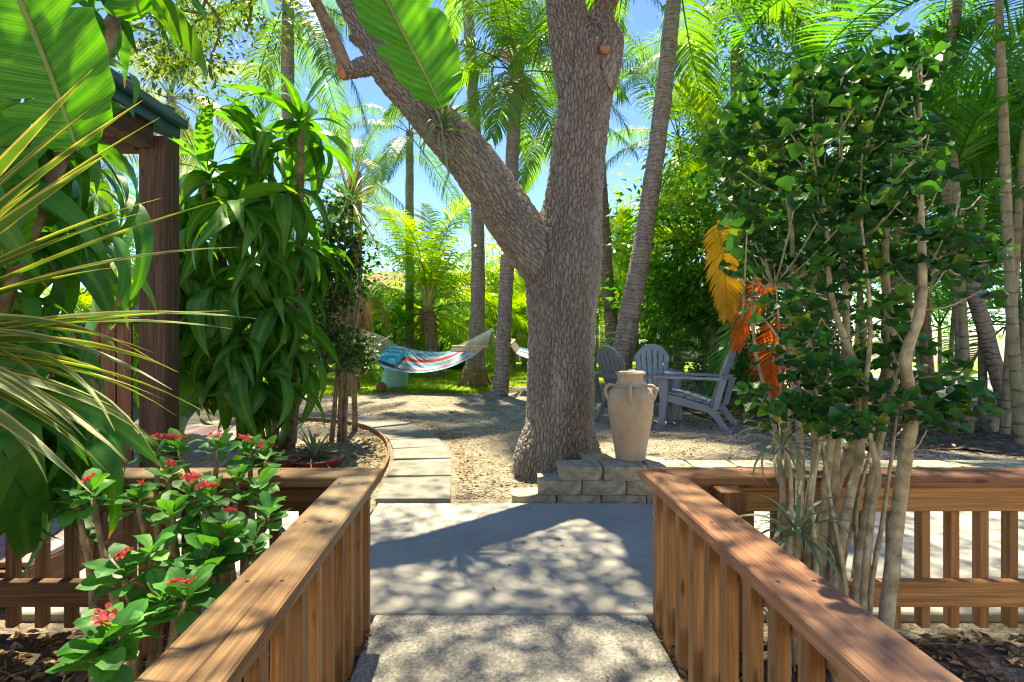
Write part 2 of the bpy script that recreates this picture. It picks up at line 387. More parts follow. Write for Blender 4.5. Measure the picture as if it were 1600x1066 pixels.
def oak_mat():
    m, t, out = nt('oak_bark'); v = vcoord(t, 'bark')
    w1 = nd(t, 'ShaderNodeTexNoise'); w1.inputs['Scale'].default_value = 7; w1.inputs['Detail'].default_value = 3; t.links.new(v, w1.inputs['Vector'])
    ad = nd(t, 'ShaderNodeVectorMath', operation='MULTIPLY_ADD'); t.links.new(w1.outputs['Color'], ad.inputs[0]); ad.inputs[1].default_value = (.07, .07, .06); t.links.new(v, ad.inputs[2])
    vo = nd(t, 'ShaderNodeTexVoronoi', feature='DISTANCE_TO_EDGE'); vo.inputs['Scale'].default_value = 43; t.links.new(ad.outputs[0], vo.inputs['Vector'])
    fl = ramp(t, vo.outputs['Distance'], [(.0, (0, 0, 0)), (.22, (.7, .7, .7)), (.5, (1, 1, 1))]).outputs[0]
    fine = noise(t, v, 130, 5, .65); big = noise(t, v, 3.2, 4)
    h = math_(t, 'ADD', fl, math_(t, 'MULTIPLY', fine, .55))
    c = ramp(t, big, [(.3, (.17, .148, .122)), (.5, (.24, .215, .18)), (.62, (.27, .255, .22)), (.75, (.27, .28, .24))]).outputs[0]
    c = mixc(t, ramp(t, fine, [(.4, (0, 0, 0)), (.75, (.8, .8, .8))]).outputs[0], c, (.40, .37, .32))
    c = mixc(t, ramp(t, vo.outputs['Distance'], [(.0, (.8, .8, .8)), (.12, (0, 0, 0))]).outputs[0], c, (.115, .085, .065))
    li = noise(t, v, 7, 6, .7, .6); c = mixc(t, ramp(t, li, [(.56, (0, 0, 0)), (.66, (.55, .55, .55))]).outputs[0], c, (.40, .42, .35)); c = mixc(t, ramp(t, li, [(.30, (.6, .6, .6)), (.42, (0, 0, 0))]).outputs[0], c, (.10, .08, .06))
    finish(t, out, c, .95, None, .1)
    d = nd(t, 'ShaderNodeDisplacement'); d.inputs['Scale'].default_value = .019; d.inputs['Midlevel'].default_value = .8
    t.links.new(h, d.inputs['Height']); t.links.new(d.outputs[0], out.inputs['Displacement'])
    m.displacement_method = 'BOTH'; return m
M['oak'] = oak_mat()
def palm_mat(name, a, b, cdark, ring=16):
    m, t, out = nt(name); v = vcoord(t, scale=(5, 5, 1.5)); vr = vcoord(t, scale=(.8, .8, 1))
    sep = nd(t, 'ShaderNodeSeparateXYZ'); at = nd(t, 'ShaderNodeAttribute'); at.attribute_name = 'g'; t.links.new(at.outputs['Vector'], sep.inputs[0])
    n = noise(t, v, 4, 5, .6); wob = noise(t, vr, 6, 3)
    wz = noise(t, vcoord(t, scale=(.15, .15, 1)), 5, 3, .7); ph = math_(t, 'MULTIPLY', math_(t, 'ADD', sep.outputs[2], math_(t, 'ADD', math_(t, 'MULTIPLY', wob, .16), math_(t, 'MULTIPLY', wz, .28))), ring)
    sc_ = noise(t, vcoord(t, scale=(7, 7, 2.2)), 2.2, 5, .7)
    saw = math_(t, 'FRACT', ph)
    c = ramp(t, n, [(.3, a), (.7, b)]).outputs[0]
    c = mixc(t, ramp(t, saw, [(.0, (.75, .75, .75)), (.22, (0, 0, 0))]).outputs[0], c, cdark)
    c = mixc(t, ramp(t, sc_, [(.55, (0, 0, 0)), (.68, (.6, .6, .6))]).outputs[0], c, (.36, .37, .31)); c = mixc(t, ramp(t, sc_, [(.30, (.7, .7, .7)), (.42, (0, 0, 0))]).outputs[0], c, cdark)
    h = math_(t, 'ADD', ramp(t, saw, [(.0, (0, 0, 0)), (.25, (1, 1, 1)), (1.0, (.7, .7, .7))]).outputs[0], n)
    finish(t, out, c, .92, bump(t, h, .8, .02), .15); return m
M['palmbark'] = palm_mat('palm_bark', (.20, .165, .13), (.34, .30, .25), (.12, .095, .07))
M['palmred'] = palm_mat('reddish_palm_bark', (.22, .135, .10), (.33, .235, .18), (.13, .08, .06), 13)
M['cane'] = palm_mat('areca_cane', (.20, .19, .10), (.32, .29, .19), (.16, .13, .08), 7)
M['stem'] = m_mottle('pale_stem_bark', [(.3, (.19, .17, .115)), (.5, (.37, .33, .235)), (.7, (.52, .48, .37))], 22, .85, .6, .01, 60)
M['brownstem'] = m_mottle('brown_stem_bark', [(.3, (.12, .085, .05)), (.5, (.24, .175, .105)), (.7, (.34, .27, .18))], 18, .9, .6, .01, 50)
M['fibre'] = m_plain('dry_fibre', (.26, .17, .09), .95, .1, .35, 20)
M['petiole'] = m_plain('green_petiole', (.19, .25, .05), .5, .4, .25, 3)
M['ypetiole'] = m_plain('yellow_petiole', (.38, .33, .08), .5, .4, .2, 3)
M['flowerstalk'] = m_plain('orange_flower_stalk', (.50, .20, .03), .7, .3, .2)
M['drac'] = m_leaf('corn_plant_leaf', (.034, .17, .026), (.08, .29, .042), .42, .36, stripe=(.14, .34, .04), tip=True, third=(.13, .30, .04))
M['drac_dark'] = m_leaf('dark_corn_plant_leaf', (.028, .155, .024), (.065, .27, .038), .4, .36, stripe=(.08, .26, .035), tip=True, third=(.12, .28, .035))
M['pand'] = m_leaf('variegated_blade', (.055, .16, .028), (.11, .25, .045), .32, .4, margin=(.55, .42, .19))
M['pand_pale'] = m_leaf('pale_variegated_blade', (.11, .21, .09), (.19, .29, .12), .3, .4, margin=(.58, .50, .27))
M['banana'] = m_paddle('paddle_leaf', (.035, .19, .012), (.085, .30, .022))
M['aralia'] = m_leaf('aralia_leaf', (.014, .085, .032), (.050, .205, .042), .3, .38, third=(.22, .36, .035))
M['aralia_dark'] = m_leaf('dark_aralia_leaf', (.016, .085, .022), (.045, .17, .030), .25, .35)
M['thorn'] = m_leaf('crown_of_thorns_leaf', (.032, .18, .045), (.10, .36, .07), .36, .38, stripe=(.08, .27, .07), third=(.15, .36, .04))
M['red'] = m_leaf('red_bract', (.72, .05, .08), (.80, .15, .17), .3, .5, tcol=(1.3, 1, 1))
M['coco'] = m_leaf('coconut_leaflet', (.06, .19, .025), (.14, .30, .035), .5, .38)
M['cocobright'] = m_leaf('bright_coconut_leaflet', (.13, .31, .025), (.25, .42, .035), .55, .38)
M['queen'] = m_leaf('queen_palm_leaflet', (.05, .17, .035), (.12, .27, .04), .5, .4)
M['queen_y'] = m_leaf('pale_palm_leaflet', (.15, .25, .045), (.28, .33, .06), .45, .4)
M['areca'] = m_leaf('areca_leaflet', (.035, .19, .035), (.10, .31, .045), .5, .36)
M['areca_y'] = m_leaf('yellow_green_areca_leaflet', (.13, .30, .03), (.26, .42, .04), .5, .36)
M['dryyellow'] = m_leaf('yellow_dying_leaflet', (.58, .33, .015), (.66, .44, .04), .4, .45, tcol=(1.4, 1.2, .6))
M['dryorange'] = m_leaf('orange_dying_leaflet', (.50, .09, .015), (.62, .17, .03), .4, .45, tcol=(1.5, 1.1, .6))
M['drybrown'] = m_leaf('brown_dead_leaflet', (.16, .10, .05), (.30, .21, .11), .2, .7, tcol=(1.2, 1, .7))
M['air'] = m_leaf('air_plant_leaf', (.12, .20, .12), (.22, .30, .19), .25, .5)
M['spiky'] = m_leaf('spiky_blade', (.07, .10, .035), (.19, .17, .08), .3, .45)
M['oakleaf'] = m_leaf('oak_leaf', (.05, .13, .02), (.13, .21, .035), .4, .45)
M['treeleaf'] = m_leaf('broad_leaf', (.035, .18, .025), (.11, .32, .035), .5, .36, third=(.19, .33, .04))
M['treeleaf_d'] = m_leaf('dark_broad_leaf', (.02, .11, .024), (.06, .20, .035), .42, .36)
M['treeleaf_y'] = m_leaf('lime_broad_leaf', (.13, .32, .025), (.26, .44, .04), .55, .4)
M['grass'] = m_leaf('grass_blade', (.17, .33, .02), (.32, .47, .045), .5, .5)
M['lawn'] = m_mottle('lawn_soil', [(.3, (.13, .24, .03)), (.6, (.22, .35, .05)), (.75, (.30, .36, .10))], 7, .95, .8, .03, 40)
M['litter'] = m_leaf('fallen_leaf', (.15, .085, .045), (.42, .29, .17), .15, .8, tcol=(1, .9, .7))
M['pebble'] = m_plain('pale_pebble', (.52, .47, .40), .9, .2, .4, 3)
def bulb_mat():
    m, t, out = nt('lit_bulb'); e = nd(t, 'ShaderNodeEmission'); e.inputs[0].default_value = (1, .84, .58, 1); e.inputs[1].default_value = 3.0
    t.links.new(e.outputs[0], out.inputs[0]); return m
M['bulb'] = bulb_mat()

# ------------------------------------------------------------------ the setting
def axis_coords(lo, hi, d, far, grow=1.25):
    a = list(np.arange(lo, hi + 1e-6, d)); s = d
    while a[-1] < far: s *= grow; a.append(a[-1] + s)
    s = d
    while a[0] > -far: s *= grow; a.insert(0, a[0] - s)
    return np.array(a)
def sheet(name, xs, ys, zf, mat, keep=None):
    X, Y = np.meshgrid(xs, ys, indexing='ij'); Z = zf(X, Y)
    V = np.stack([X, Y, Z], -1).reshape(-1, 3); nx, ny = len(xs), len(ys)
    I, J = np.meshgrid(np.arange(nx - 1), np.arange(ny - 1), indexing='ij'); a = (I * ny + J).ravel()
    Fc = np.stack([a, a + ny, a + ny + 1, a + 1], -1)
    if keep is not None:
        cxy = V[Fc].mean(1); Fc = Fc[keep(cxy[:, 0], cxy[:, 1])]
    return tag(link(name, np_mesh(name, V, Fc, mat, smooth=True)), kind='structure')
sheet('ground', axis_coords(-7, 8, .07, 900), axis_coords(3, 12, .07, 900), gz, M['sand'])
def lawn_edge(x): return 10.6 + .5 * np.sin(x * .9 + .4) + .22 * np.sin(x * 2.7) + .12 * np.sin(x * 6.1) + 2.6 * sstep(1.2, 4.5, x)
sheet('lawn', np.arange(-16, 17, .12), np.arange(8.5, 19.5, .12), lambda x, y: gz(x, y) + .012 + .012 * np.sin(x * 3 + y * 2), M['lawn'],
      lambda x, y: y > lawn_edge(x))
def bedz(x, y): return -.02 + .018 * np.sin(x * 5 + 2 * np.sin(y * 4)) * np.sin(y * 6 + x) + .012 * np.sin(x * 13) * np.sin(y * 17)
sheet('planting_bed_left', np.arange(-3.6, -.5, .05), np.arange(-.6, 2.2, .05), bedz, M['soil'])
sheet('planting_bed_right', np.arange(.72, 4.4, .05), np.arange(-.6, 2.2, .05), bedz, M['soil'])
sheet('driveway', np.arange(5.6, 13, .3), np.arange(8.2, 30, .5), lambda x, y: gz(x, y) + .014, M['asphalt'])
sheet('mulch_bed', np.arange(2.6, 8.6, .07), np.arange(4.6, 7.7, .07), lambda x, y: gz(x, y) + .02 + .02 * np.sin(x * 6) * np.sin(y * 7 + x), M['soil'],
      lambda x, y: y > 4.75 + .25 * np.sin(x * 2.2) + np.maximum(0, 3.6 - x) * 1.9)
pv = tag(thing('pavement', None, None), kind='structure')
for nm, x0, x1, y0, y1, mt in (('slab', -.45, .645, -1.2, 2.272, 'aggregate'), ('slab', -.72, 1.14, 2.284, 3.73, 'concrete'),
                               ('slab', -1.94, -.73, 2.284, 3.62, 'concrete'), ('slab', 1.15, 3.1, 2.284, 3.725, 'concrete'), ('slab', 3.11, 6.2, 2.284, 3.725, 'concrete')):
    MB().box(((x0 + x1) / 2, (y0 + y1) / 2, -.055), (x1 - x0, y1 - y0, .11), bevel=.006).build(nm, M[mt], pv)
# curved path of stepping slabs
path = tag(thing('path', None, None), kind='structure')
cl = spline([tuple(G(px, py))[:2] for px, py in ((645, 784.5), (655, 746), (660, 718), (652, 697), (637, 681), (610, 668), (570, 660), (520, 655), (455, 651), (400, 648))], 400)
d = np.concatenate([[0], np.cumsum(np.linalg.norm(np.diff(cl, axis=0), axis=1))])
def at(s):
    i = min(len(cl) - 2, int(np.searchsorted(d, s))); p = cl[i]; q = cl[min(i + 4, len(cl) - 1)] - cl[max(0, i - 4)]; q = q / np.linalg.norm(q)
    return Vector((p[0], p[1], 0)), Vector((q[0], q[1], 0))
s0, k = .02, 0
while s0 + .4 < d[-1]:
    ln = [.56, .52, .44, .42, .40][min(k, 4)]
    a, ta = at(s0); b, tb = at(s0 + ln); wd = .25
    na, nb = Vector((-ta.y, ta.x, 0)), Vector((-tb.y, tb.x, 0))
    q = [a + na * wd, a - na * wd, b - nb * wd, b + nb * wd]
    z = max(gzf(p.x, p.y) for p in q) + .016 + random.uniform(-.003, .005)
    tilt = random.uniform(-.006, .006)
    mb = MB(); top = [Vector((p.x, p.y, z + tilt * (i % 2))) for i, p in enumerate(q)]; c = sum(top, Vector()) / 4
    ins = [c + (p - c) * .975 + Vector((0, 0, .004)) for p in top]; bot = [p - Vector((0, 0, .06)) for p in top]
    mb.add(bot + top + ins, [(0, 1, 5, 4), (1, 2, 6, 5), (2, 3, 7, 6), (3, 0, 4, 7), (4, 5, 9, 8), (5, 6, 10, 9), (6, 7, 11, 10), (7, 4, 8, 11), (8, 9, 10, 11)])
    mb.build('paver', M['paver'], path); s0 += ln + .03; k += 1
# brown strip edging along the inner side of the path
mb = MB(); es = np.linspace(.5, d[-1] - .05, 46); ring = []
for s in es:
    p, t_ = at(s); n_ = Vector((-t_.y, t_.x, 0)); z = gzf(p.x, p.y)
    ring.append([p + n_ * .285 + Vector((0, 0, z - .03)), p + n_ * .285 + Vector((0, 0, z + .05)), p + n_ * .305 + Vector((0, 0, z + .05)), p + n_ * .305 + Vector((0, 0, z - .03))])
vs = [v for r_ in ring for v in r_]; fs = []
for i in range(len(ring) - 1):
    for j in range(4): fs.append((i * 4 + j, i * 4 + (j + 1) % 4, i * 4 + 4 + (j + 1) % 4, i * 4 + 4 + j))
mb.add(vs, fs); tag(mb.build('path_edging', M['brownwood']), 'thin brown edging strip along the inner curve of the paver path', 'edging')

# unseen house added behind the viewer; its sunlit white wall bounces fill light
fill_house = thing('house', 'unseen white rendered house with a glazed door, added behind the viewer to bounce sunlight', 'house', (0, -1.9, 0))
for x0, x1, z0, z1 in ((-9, -.62, -.1, 3.3), (.78, 9, -.1, 3.3), (-.62, .78, 2.15, 3.3)):
    MB().box(((x0 + x1) / 2, -2.0, (z0 + z1) / 2), (x1 - x0, .2, z1 - z0)).build('wall', m_plain('white_render', (.80, .77, .70), .9, .2, .05, 3), fill_house)
dr_ = MB().box((.08, -2.02, 1.02), (1.38, .06, 2.2), bevel=.005).build('door', M['darkwood'], fill_house)
MB().box((.08, -1.985, 1.15), (1.05, .012, 1.7)).build('pane', m_plain('door_glass', (.03, .04, .05), .08, .6, .1), dr_)
for x in (-3.6, 3.8):
    wv = MB().box((x, -1.885, 1.6), (1.5, .05, 1.2), bevel=.005).build('window', M['greymetal'], fill_house); MB().box((x, -1.855, 1.6), (1.36, .012, 1.06)).build('pane', m_plain('house_glass', (.03, .04, .05), .08, .6, .1), wv)
mb = MB(); mb.prism([(-1.72, 3.3), (-1.72, 3.36), (-7, 5.3), (-7, 5.24)], (18.4, 0, 0), (-9.2, 0, 0), (0, 1, 0), (0, 0, 1)); mb.build('roof', M['rooftile'], fill_house)

# ------------------------------------------------------------------ timber railings
def mitre(mb, pts_bot, h): pass
CAPZ = .60; CT = .040
def cap_board(parent, poly, mat):
    """plank with mitred end: polygon in XY, thickness CT, softened top edge"""
    n = len(poly); c = Vector((sum(p[0] for p in poly) / n, sum(p[1] for p in poly) / n, 0))
    along = max(((Vector(poly[(i + 1) % n]) - Vector(poly[i])) for i in range(n)), key=lambda v: v.length).normalized()
    def rg(ins, z):
        o = []
        for i in range(n):
            p0, p1, p2 = Vector(poly[i - 1]), Vector(poly[i]), Vector(poly[(i + 1) % n])
            e1 = (p1 - p0).normalized(); e2 = (p2 - p1).normalized(); n1 = Vector((-e1.y, e1.x)); n2 = Vector((-e2.y, e2.x))
            k_ = (n1 + n2) / (1 + n1.dot(n2)); q = p1 + k_ * ins; o.append(Vector((q.x, q.y, z)))
        return o
    rs = [rg(.004, CAPZ - CT), rg(0, CAPZ - CT + .004), rg(0, CAPZ - .005), rg(.005, CAPZ)]
    vs = [v for r_ in rs for v in r_]; fs = [tuple(range(n))[::-1], tuple(range(3 * n, 4 * n))]
    for i in range(3):
        for j in range(n): fs.append((i * n + j, i * n + (j + 1) % n, (i + 1) * n + (j + 1) % n, (i + 1) * n + j))
    off = random.uniform(0, 30); g = []
    for v in vs:
        q = Vector((v.x, v.y)); g.append((q.cross(along) if isinstance(q.cross(along), float) else 0, v.z + off, q.dot(along) + off))
    mb = MB(); mb.add(vs, fs, g); return mb.build('cap_rail', mat, parent)
def baluster_mesh(name, mat, h):
    return MB().box((0, 0, h / 2), (.036, .040, h), bevel=.003).mesh(name, mat)
def railing(name, label, sgn, xo, yend, xfar, capmats, balmat, dark):
    """sgn -1: left of the path. xo = path-side edge of the cap; runs to the camera and away sideways to xfar"""
    t = thing(name, label, 'railing', (xo, 2.24, 0)); W = .145; yb = 2.245
    xi = xo + sgn * W
    ln = [(xo, yend), (xo, yb), (xi, yb - W), (xi, yend)]; bk = [(xo + sgn * .004, yb), (xfar, yb), (xfar, yb - W), (xi + sgn * .004, yb - W)]
    def ccw(p): 
        a = sum(p[i][0] * p[(i + 1) % len(p)][1] - p[(i + 1) % len(p)][0] * p[i][1] for i in range(len(p))); return p if a > 0 else p[::-1]
    cap_board(t, ccw(ln), M[capmats[0]]); cap_board(t, ccw(bk), M[capmats[1]])
    xb = xo + sgn * .062
    vars_ = [baluster_mesh('baluster', M[balmat], CAPZ - CT - .002 + .03) for _ in range(4)]
    y = 2.18; k = 0
    while y > yend:
        o = link('baluster', vars_[k % 4], None, t); o.location = (xb - xo + random.uniform(-.002, .002), y - 2.24, -.03); o.rotation_euler = (random.uniform(-.006, .006), random.uniform(-.004, .004), R(random.uniform(-2, 2))); y -= .128; k += 1
    vb = [baluster_mesh('baluster', M[dark], CAPZ - CT - .002) for _ in range(3)]
    x = xb + sgn * .12; k = 0
    while abs(x) < abs(xfar):
        o = link('baluster', vb[k % 3], None, t); o.location = (x - xo, 2.186 - 2.24, 0); o.rotation_euler = (0, 0, R(random.uniform(-2, 2))); x += sgn * .113; k += 1
    sm = MB(); sm.lathe([(.0001, .0012), (.0045, .0012), (.0052, 0)], (0, 0, 0), 8); sm = sm.mesh('screw', M['darkwood']); y = 2.0
    while y > yend:
        for q in (.035, .11):
            o = link('screw', sm, None, t); o.location = (sgn * (q + random.uniform(-.004, .004)), y - 2.24 + random.uniform(-.01, .01), CAPZ)
        y -= .384
    x = xi + sgn * .25
    while abs(x) < 2.6:
        for q in (.035, .11):
            o = link('screw', sm, None, t); o.location = (x - xo, yb - q - 2.24, CAPZ)
        x += sgn * .45
    xr = xb + sgn * (.020 + .021)
    for z0, z1 in ((.462, CAPZ - CT - .003), (.055, .145)):
        MB().box((xr, (yend + 2.125) / 2, (z0 + z1) / 2), (.038, 2.125 - yend, z1 - z0), bevel=.003).build('rail', M[balmat], t)
    for z0, z1, mt in ((.462, CAPZ - CT - .003, dark), (.10, .195, dark)):
        a, b = xr - sgn * .022, xfar
        MB().box(((a + b) / 2, 2.146, (z0 + z1) / 2), (abs(b - a), .038, z1 - z0), bevel=.003).build('rail', M[mt], t)
    return t
rl = railing('timber_railing', 'low cedar railing left of the concrete walk, red flowers behind it', -1, -.41, -.5, -3.6, ('cedar_worn', 'cedar_worn'), 'cedar', 'brownwood')
rr = railing('timber_railing', 'low reddish cedar railing right of the concrete walk, around the tall shrub', 1, .605, -.5, 4.4, ('cedar_red', 'cedar_red'), 'cedar', 'cedar')
tp = MB().box((.885, 2.055, .27), (.09, .09, .60), bevel=.004); tp.build('post', M['brownwood'], rr)
MB().box((-1.2, 2.055, .26), (.09, .09, .58), bevel=.004).build('post', M['brownwood'], rl)

# ------------------------------------------------------------------ low block wall
wl = thing('block_wall', 'low stepped retaining wall of rough split concrete blocks beneath the urn', 'wall', (.15, 3.75, 0))
def block_mesh(seed):
    r_ = random.Random(seed); w_, dp, h_ = .30, .205, .092; nx, nz = 5, 3; vs = []; fs = []; b = .03
    xs = [-w_ / 2 + .002, -w_ / 2 + .042, -.04, .04, w_ / 2 - .042, w_ / 2 - .002]
    for i, x in enumerate(xs):
        for j in range(nz):
            z = j / (nz - 1) * h_; ed = i in (0, 5)
            vs.append((x, (b if ed else 0) + r_.uniform(-.007, .007), z + (r_.uniform(-.003, .003) if 0 < j < nz - 1 else 0)))
    for i in range(5):
        for j in range(nz - 1): a = i * nz + j; fs.append((a, a + nz, a + nz + 1, a + 1))
    o = len(vs); vs += [(-w_ / 2 + .012, dp, 0), (-w_ / 2 + .012, dp, h_), (w_ / 2 - .012, dp, 0), (w_ / 2 - .012, dp, h_)]
    tops = [i * nz + nz - 1 for i in range(6)]; bots = [i * nz for i in range(6)]
    fs.append(tuple(tops + [o + 3, o + 1])); fs.append(tuple(bots[::-1] + [o, o + 2]))
    fs.append((o, 0, 1, 2, o + 1)); fs.append((15, o + 2, o + 3, 17, 16)); fs.append((o + 2, o, o + 1, o + 3))
    mb = MB(); mb.add(vs, fs); return mb.mesh('block', M['block'])
bv = [block_mesh(i) for i in range(7)]
for row, (x0, z, yy) in enumerate(((.17, -.055, 3.765), (.345, .040, 3.775), (.49, .134, 3.785))):
    x = x0 + .15; k = row * 3
    while x < 5.4:
        o = link('block', bv[k % 7], None, wl); o.location = (x - .15, yy - 3.75 + random.uniform(-.006, .006), z); o.rotation_euler = (0, 0, R(random.uniform(-1.5, 1.5))); x += .303; k += 1
for x in (.84, 1.143):                            # second row of blocks the urn stands on
    for z in (.040, .134):
        o = link('block', bv[3], None, wl); o.location = (x - .15, 3.995 - 3.75, z)
ZT = .134 + .092

# ------------------------------------------------------------------ urn
ux, uy = (985 - CX) / F * 4.02, 4.02
US = .935
ur = thing('urn', 'tall pale terracotta urn with loop handles standing on the block wall', 'urn', (ux, uy, ZT))
prof = [(.0, .002), (.108, .002), (.112, .01), (.118, .06), (.130, .14), (.147, .24), (.163, .34), (.171, .41), (.172, .46), (.163, .505), (.142, .535), (.118, .552), (.106, .562), (.101, .575), (.098, .60), (.096, .625), (.101, .640), (.110, .648), (.113, .656), (.108, .664), (.096, .664), (.088, .65), (.085, .60), (.0, .58)]
pp = spline([(r_, z) for r_, z in prof[2:21]], 70); prof2 = prof[:2] + [(a, b) for a, b in pp] + prof[21:]
body = MB(); body.lathe([(max(0.0001, r_) * (1 + .006 * math.sin(z * 140)) * US, z * US) for r_, z in prof2], (ux, uy, ZT), 56); body.build('body', M['urn'], ur)
mb = MB(); mb.lathe([(a * US, b * US) for a, b in ((.108, .553), (.119, .556), (.121, .563), (.113, .570), (.100, .571))], (ux, uy, ZT), 56); mb.build('neck_ring', M['urn'], ur)
for a in (180, 255, 330, 40, 110):
    c, s = math.cos(R(a)), math.sin(R(a)); mb = MB()
    stube(mb, [(ux + c * r_ * US, uy + s * r_ * US, ZT + z * US, q) for r_, z, q in ((.105, .556, .010), (.140, .566, .012), (.172, .560, .013), (.190, .528, .013), (.184, .490, .012), (.166, .455, .013))], 16, 10)
    mb.build('handle', M['urn'], ur)

# ------------------------------------------------------------------ adirondack chairs
def chair(label, mat, x, y, ang):
    """ang: direction the sitter faces, degrees from +X"""
    z0 = gzf(x, y); t = thing('adirondack_chair', label, 'chair', (x, y, z0), 'garden chairs round the sandy yard')
    t.rotation_euler = (0, 0, R(ang + 90)); t.scale = (.89, .89, .89)        # local front = -Y
    m = M[mat]
    def part(nm, mb): return link(nm, mb.mesh(nm, m), None, t)
    for s in (-1, 1):                             # side frame: seat rail sweeping down to the rear foot
        mb = MB(); poly = [(-.44, .385), (-.40, .395), (-.2, .36), (.0, .31), (.12, .285), (.20, .24), (.27, .14), (.36, .0), (.29, .0), (.20, .13), (.11, .205), (-.05, .235), (-.25, .275), (-.42, .315)]
        mb.prism(poly, (s * .035, 0, 0), (s * .235, 0, 0), (0, 1, 0), (0, 0, 1)); part('side_frame', mb)
        mb = MB(); mb.prism([(-.46, 0), (-.385, 0), (-.345, .30), (-.335, .585), (-.455, .585), (-.425, .30)], (s * .045, 0, 0), (s * .272, 0, 0), (0, 1, 0), (0, 0, 1)); part('front_leg', mb)
        mb = MB(); arm = [(s * .215, -.50), (s * .25, -.545), (s * .33, -.555), (s * .385, -.52), (s * .39, -.40), (s * .36, -.1), (s * .335, .28), (s * .26, .285), (s * .245, -.1)]
        mb.prism(arm if s > 0 else arm[::-1], (0, 0, .028), (0, 0, .588), (1, 0, 0), (0, 1, 0)); part('armrest', mb)
        mb = MB(); mb.prism([(.18, .24), (.235, .24), (.335, .588), (.26, .588)], (s * .03, 0, 0), (s * .272, 0, 0), (0, 1, 0), (0, 0, 1)); part('back_support', mb)
    seat = [(-.445, .392), (-.36, .392), (-.255, .375), (-.15, .352), (-.045, .328), (.055, .305), (.14, .29)]
    for i in range(6):
        (y0, za), (y1, zb) = seat[i], seat[i + 1]; mb = MB(); a = math.atan2(zb - za, y1 - y0); L = math.hypot(y1 - y0, zb - za)
        mb.box((0, (y0 + y1) / 2, (za + zb) / 2 + .014), (.50, L - .010, .022), Matrix.Rotation(a, 3, 'X'), .005); part('seat_slat', mb)
    B0, B1 = Vector((0, .11, .27)), Vector((0, .36, .98)); bd = (B1 - B0); BL = bd.length; bd = bd / BL; nrm = Vector((0, -bd.z, bd.y))
    def bw(v): return .185 + .055 * min(1, v / .55)             # half width along the back
    def top(u): return BL * (1 - .24 * abs(u) ** 2.3)           # arched outline
    n = 6
    for i in range(n):
        u0, u1 = -1 + 2 * i / n + .035, -1 + 2 * (i + 1) / n - .035
        L = [0, .2, .4, .55] ; pl = [(u0 * bw(v), v) for v in L] + [(u0 * bw(.6), top(u0) - .085)]
        pr_ = [(u1 * bw(.6), top(u1) - .085)] + [(u1 * bw(v), v) for v in L[::-1]]
        mb = MB(); mb.prism(pl + pr_, nrm * -.02, B0, (1, 0, 0), bd); part('back_slat', mb)
    us = np.linspace(-1, 1, 17); outer = [(u * bw(.6), top(u)) for u in us]; inner = [(u * bw(.6), top(u) - .09) for u in us[::-1]]
    mb = MB(); mb.prism(outer + inner, nrm * -.024, B0 + nrm * .002, (1, 0, 0), bd); part('back_arch', mb)
    for v, hw in ((.05, .25), (.36, .27)):
        mb = MB(); c = B0 + bd * v - nrm * .036; mb.box(c, (2 * hw, .024, .07), Matrix.Rotation(math.atan2(-bd.y, bd.z), 3, 'X'), .004); part('back_brace', mb)
    return t
chair('slate blue slatted garden chair farthest back, facing the urn', 'resin', 2.08, 7.0, 258)
chair('slate blue garden chair seen side on at the right, leaning back', 'resin', 2.36, 6.15, 146)
chair('darker garden chair showing its slatted back, half hidden behind oak and urn', 'resin_dark', 1.60, 6.35, 30)

# ------------------------------------------------------------------ fibre leaves and fronds (shared meshes)
def lance(t): return max(0.0, math.sin(math.pi * min(1, t ** .62)) ** .85) * .98 + (.16 if t < .25 else .16 * max(0, 1 - (t - .25) * 2.5))
def strap(t): return min(1, .55 + t * 2.2) * (1 - t ** 2.6) + .004
def paddle(t): return math.sin(math.pi * (.06 + .94 * t)) ** .55 * (1 - .25 * t)
def obov(t): return (math.sin(math.pi * t ** 1.35) ** .7) * .98 + .05
def leaf_mesh(name, mat, L, W, n, bend, prof, fold=.22, wave=0., twist=0., pw=1.3, seed=0):
    r_ = random.Random(seed); vs = []; g = []; fs = []; y = z = 0.0; ph = r_.uniform(0, 6)
    for i in range(n + 1):
        t = i / n; a = -bend * t ** pw
        if i: y += math.cos(a) * L / n; z += math.sin(a) * L / n
        w_ = W / 2 * max(0.0, prof(t)) if i < n else W * .012
        N = Vector((0, -math.sin(a), math.cos(a))); tw = twist * t; X = Vector((math.cos(tw), 0, 0)) + N * math.sin(tw)
        c = Vector((0, y, z))
        for s in (-1, 0, 1):
            vs.append(c + X * (s * w_) + N * (abs(s) * w_ * fold + (s * wave * w_ * math.sin(t * 11 + ph + s) if s else 0))); g.append((s, t * L * 3 + seed * 7.3, t))
    for i in range(n):
        for j in (0, 1): a = i * 3 + j; fs.append((a, a + 1, a + 4, a + 3))
    mb = MB(); mb.add(vs, fs, g, True); return mb.mesh(name, mat)
def place(me, name, parent, pos, dirv, scale=1.0, roll=0.0, up=Vector((0, 0, 1))):
    y = Vector(dirv).normalized(); z = up - y * up.dot(y)
    if z.length < .05: z = Vector((0, -1, .2)) - y * Vector((0, -1, .2)).dot(y)
    z.normalize(); x = y.cross(z); 
    Mx = Matrix((x, y, z)).transposed().to_4x4() @ Matrix.Rotation(roll, 4, 'Y') @ Matrix.Scale(scale, 4)
    Mx.translation = Vector(pos) - wloc(parent)
    o = link(name, me, None, parent); o.matrix_local = Mx; return o
def sph(az, el): return Vector((math.cos(el) * math.cos(az), math.cos(el) * math.sin(az), math.sin(el)))

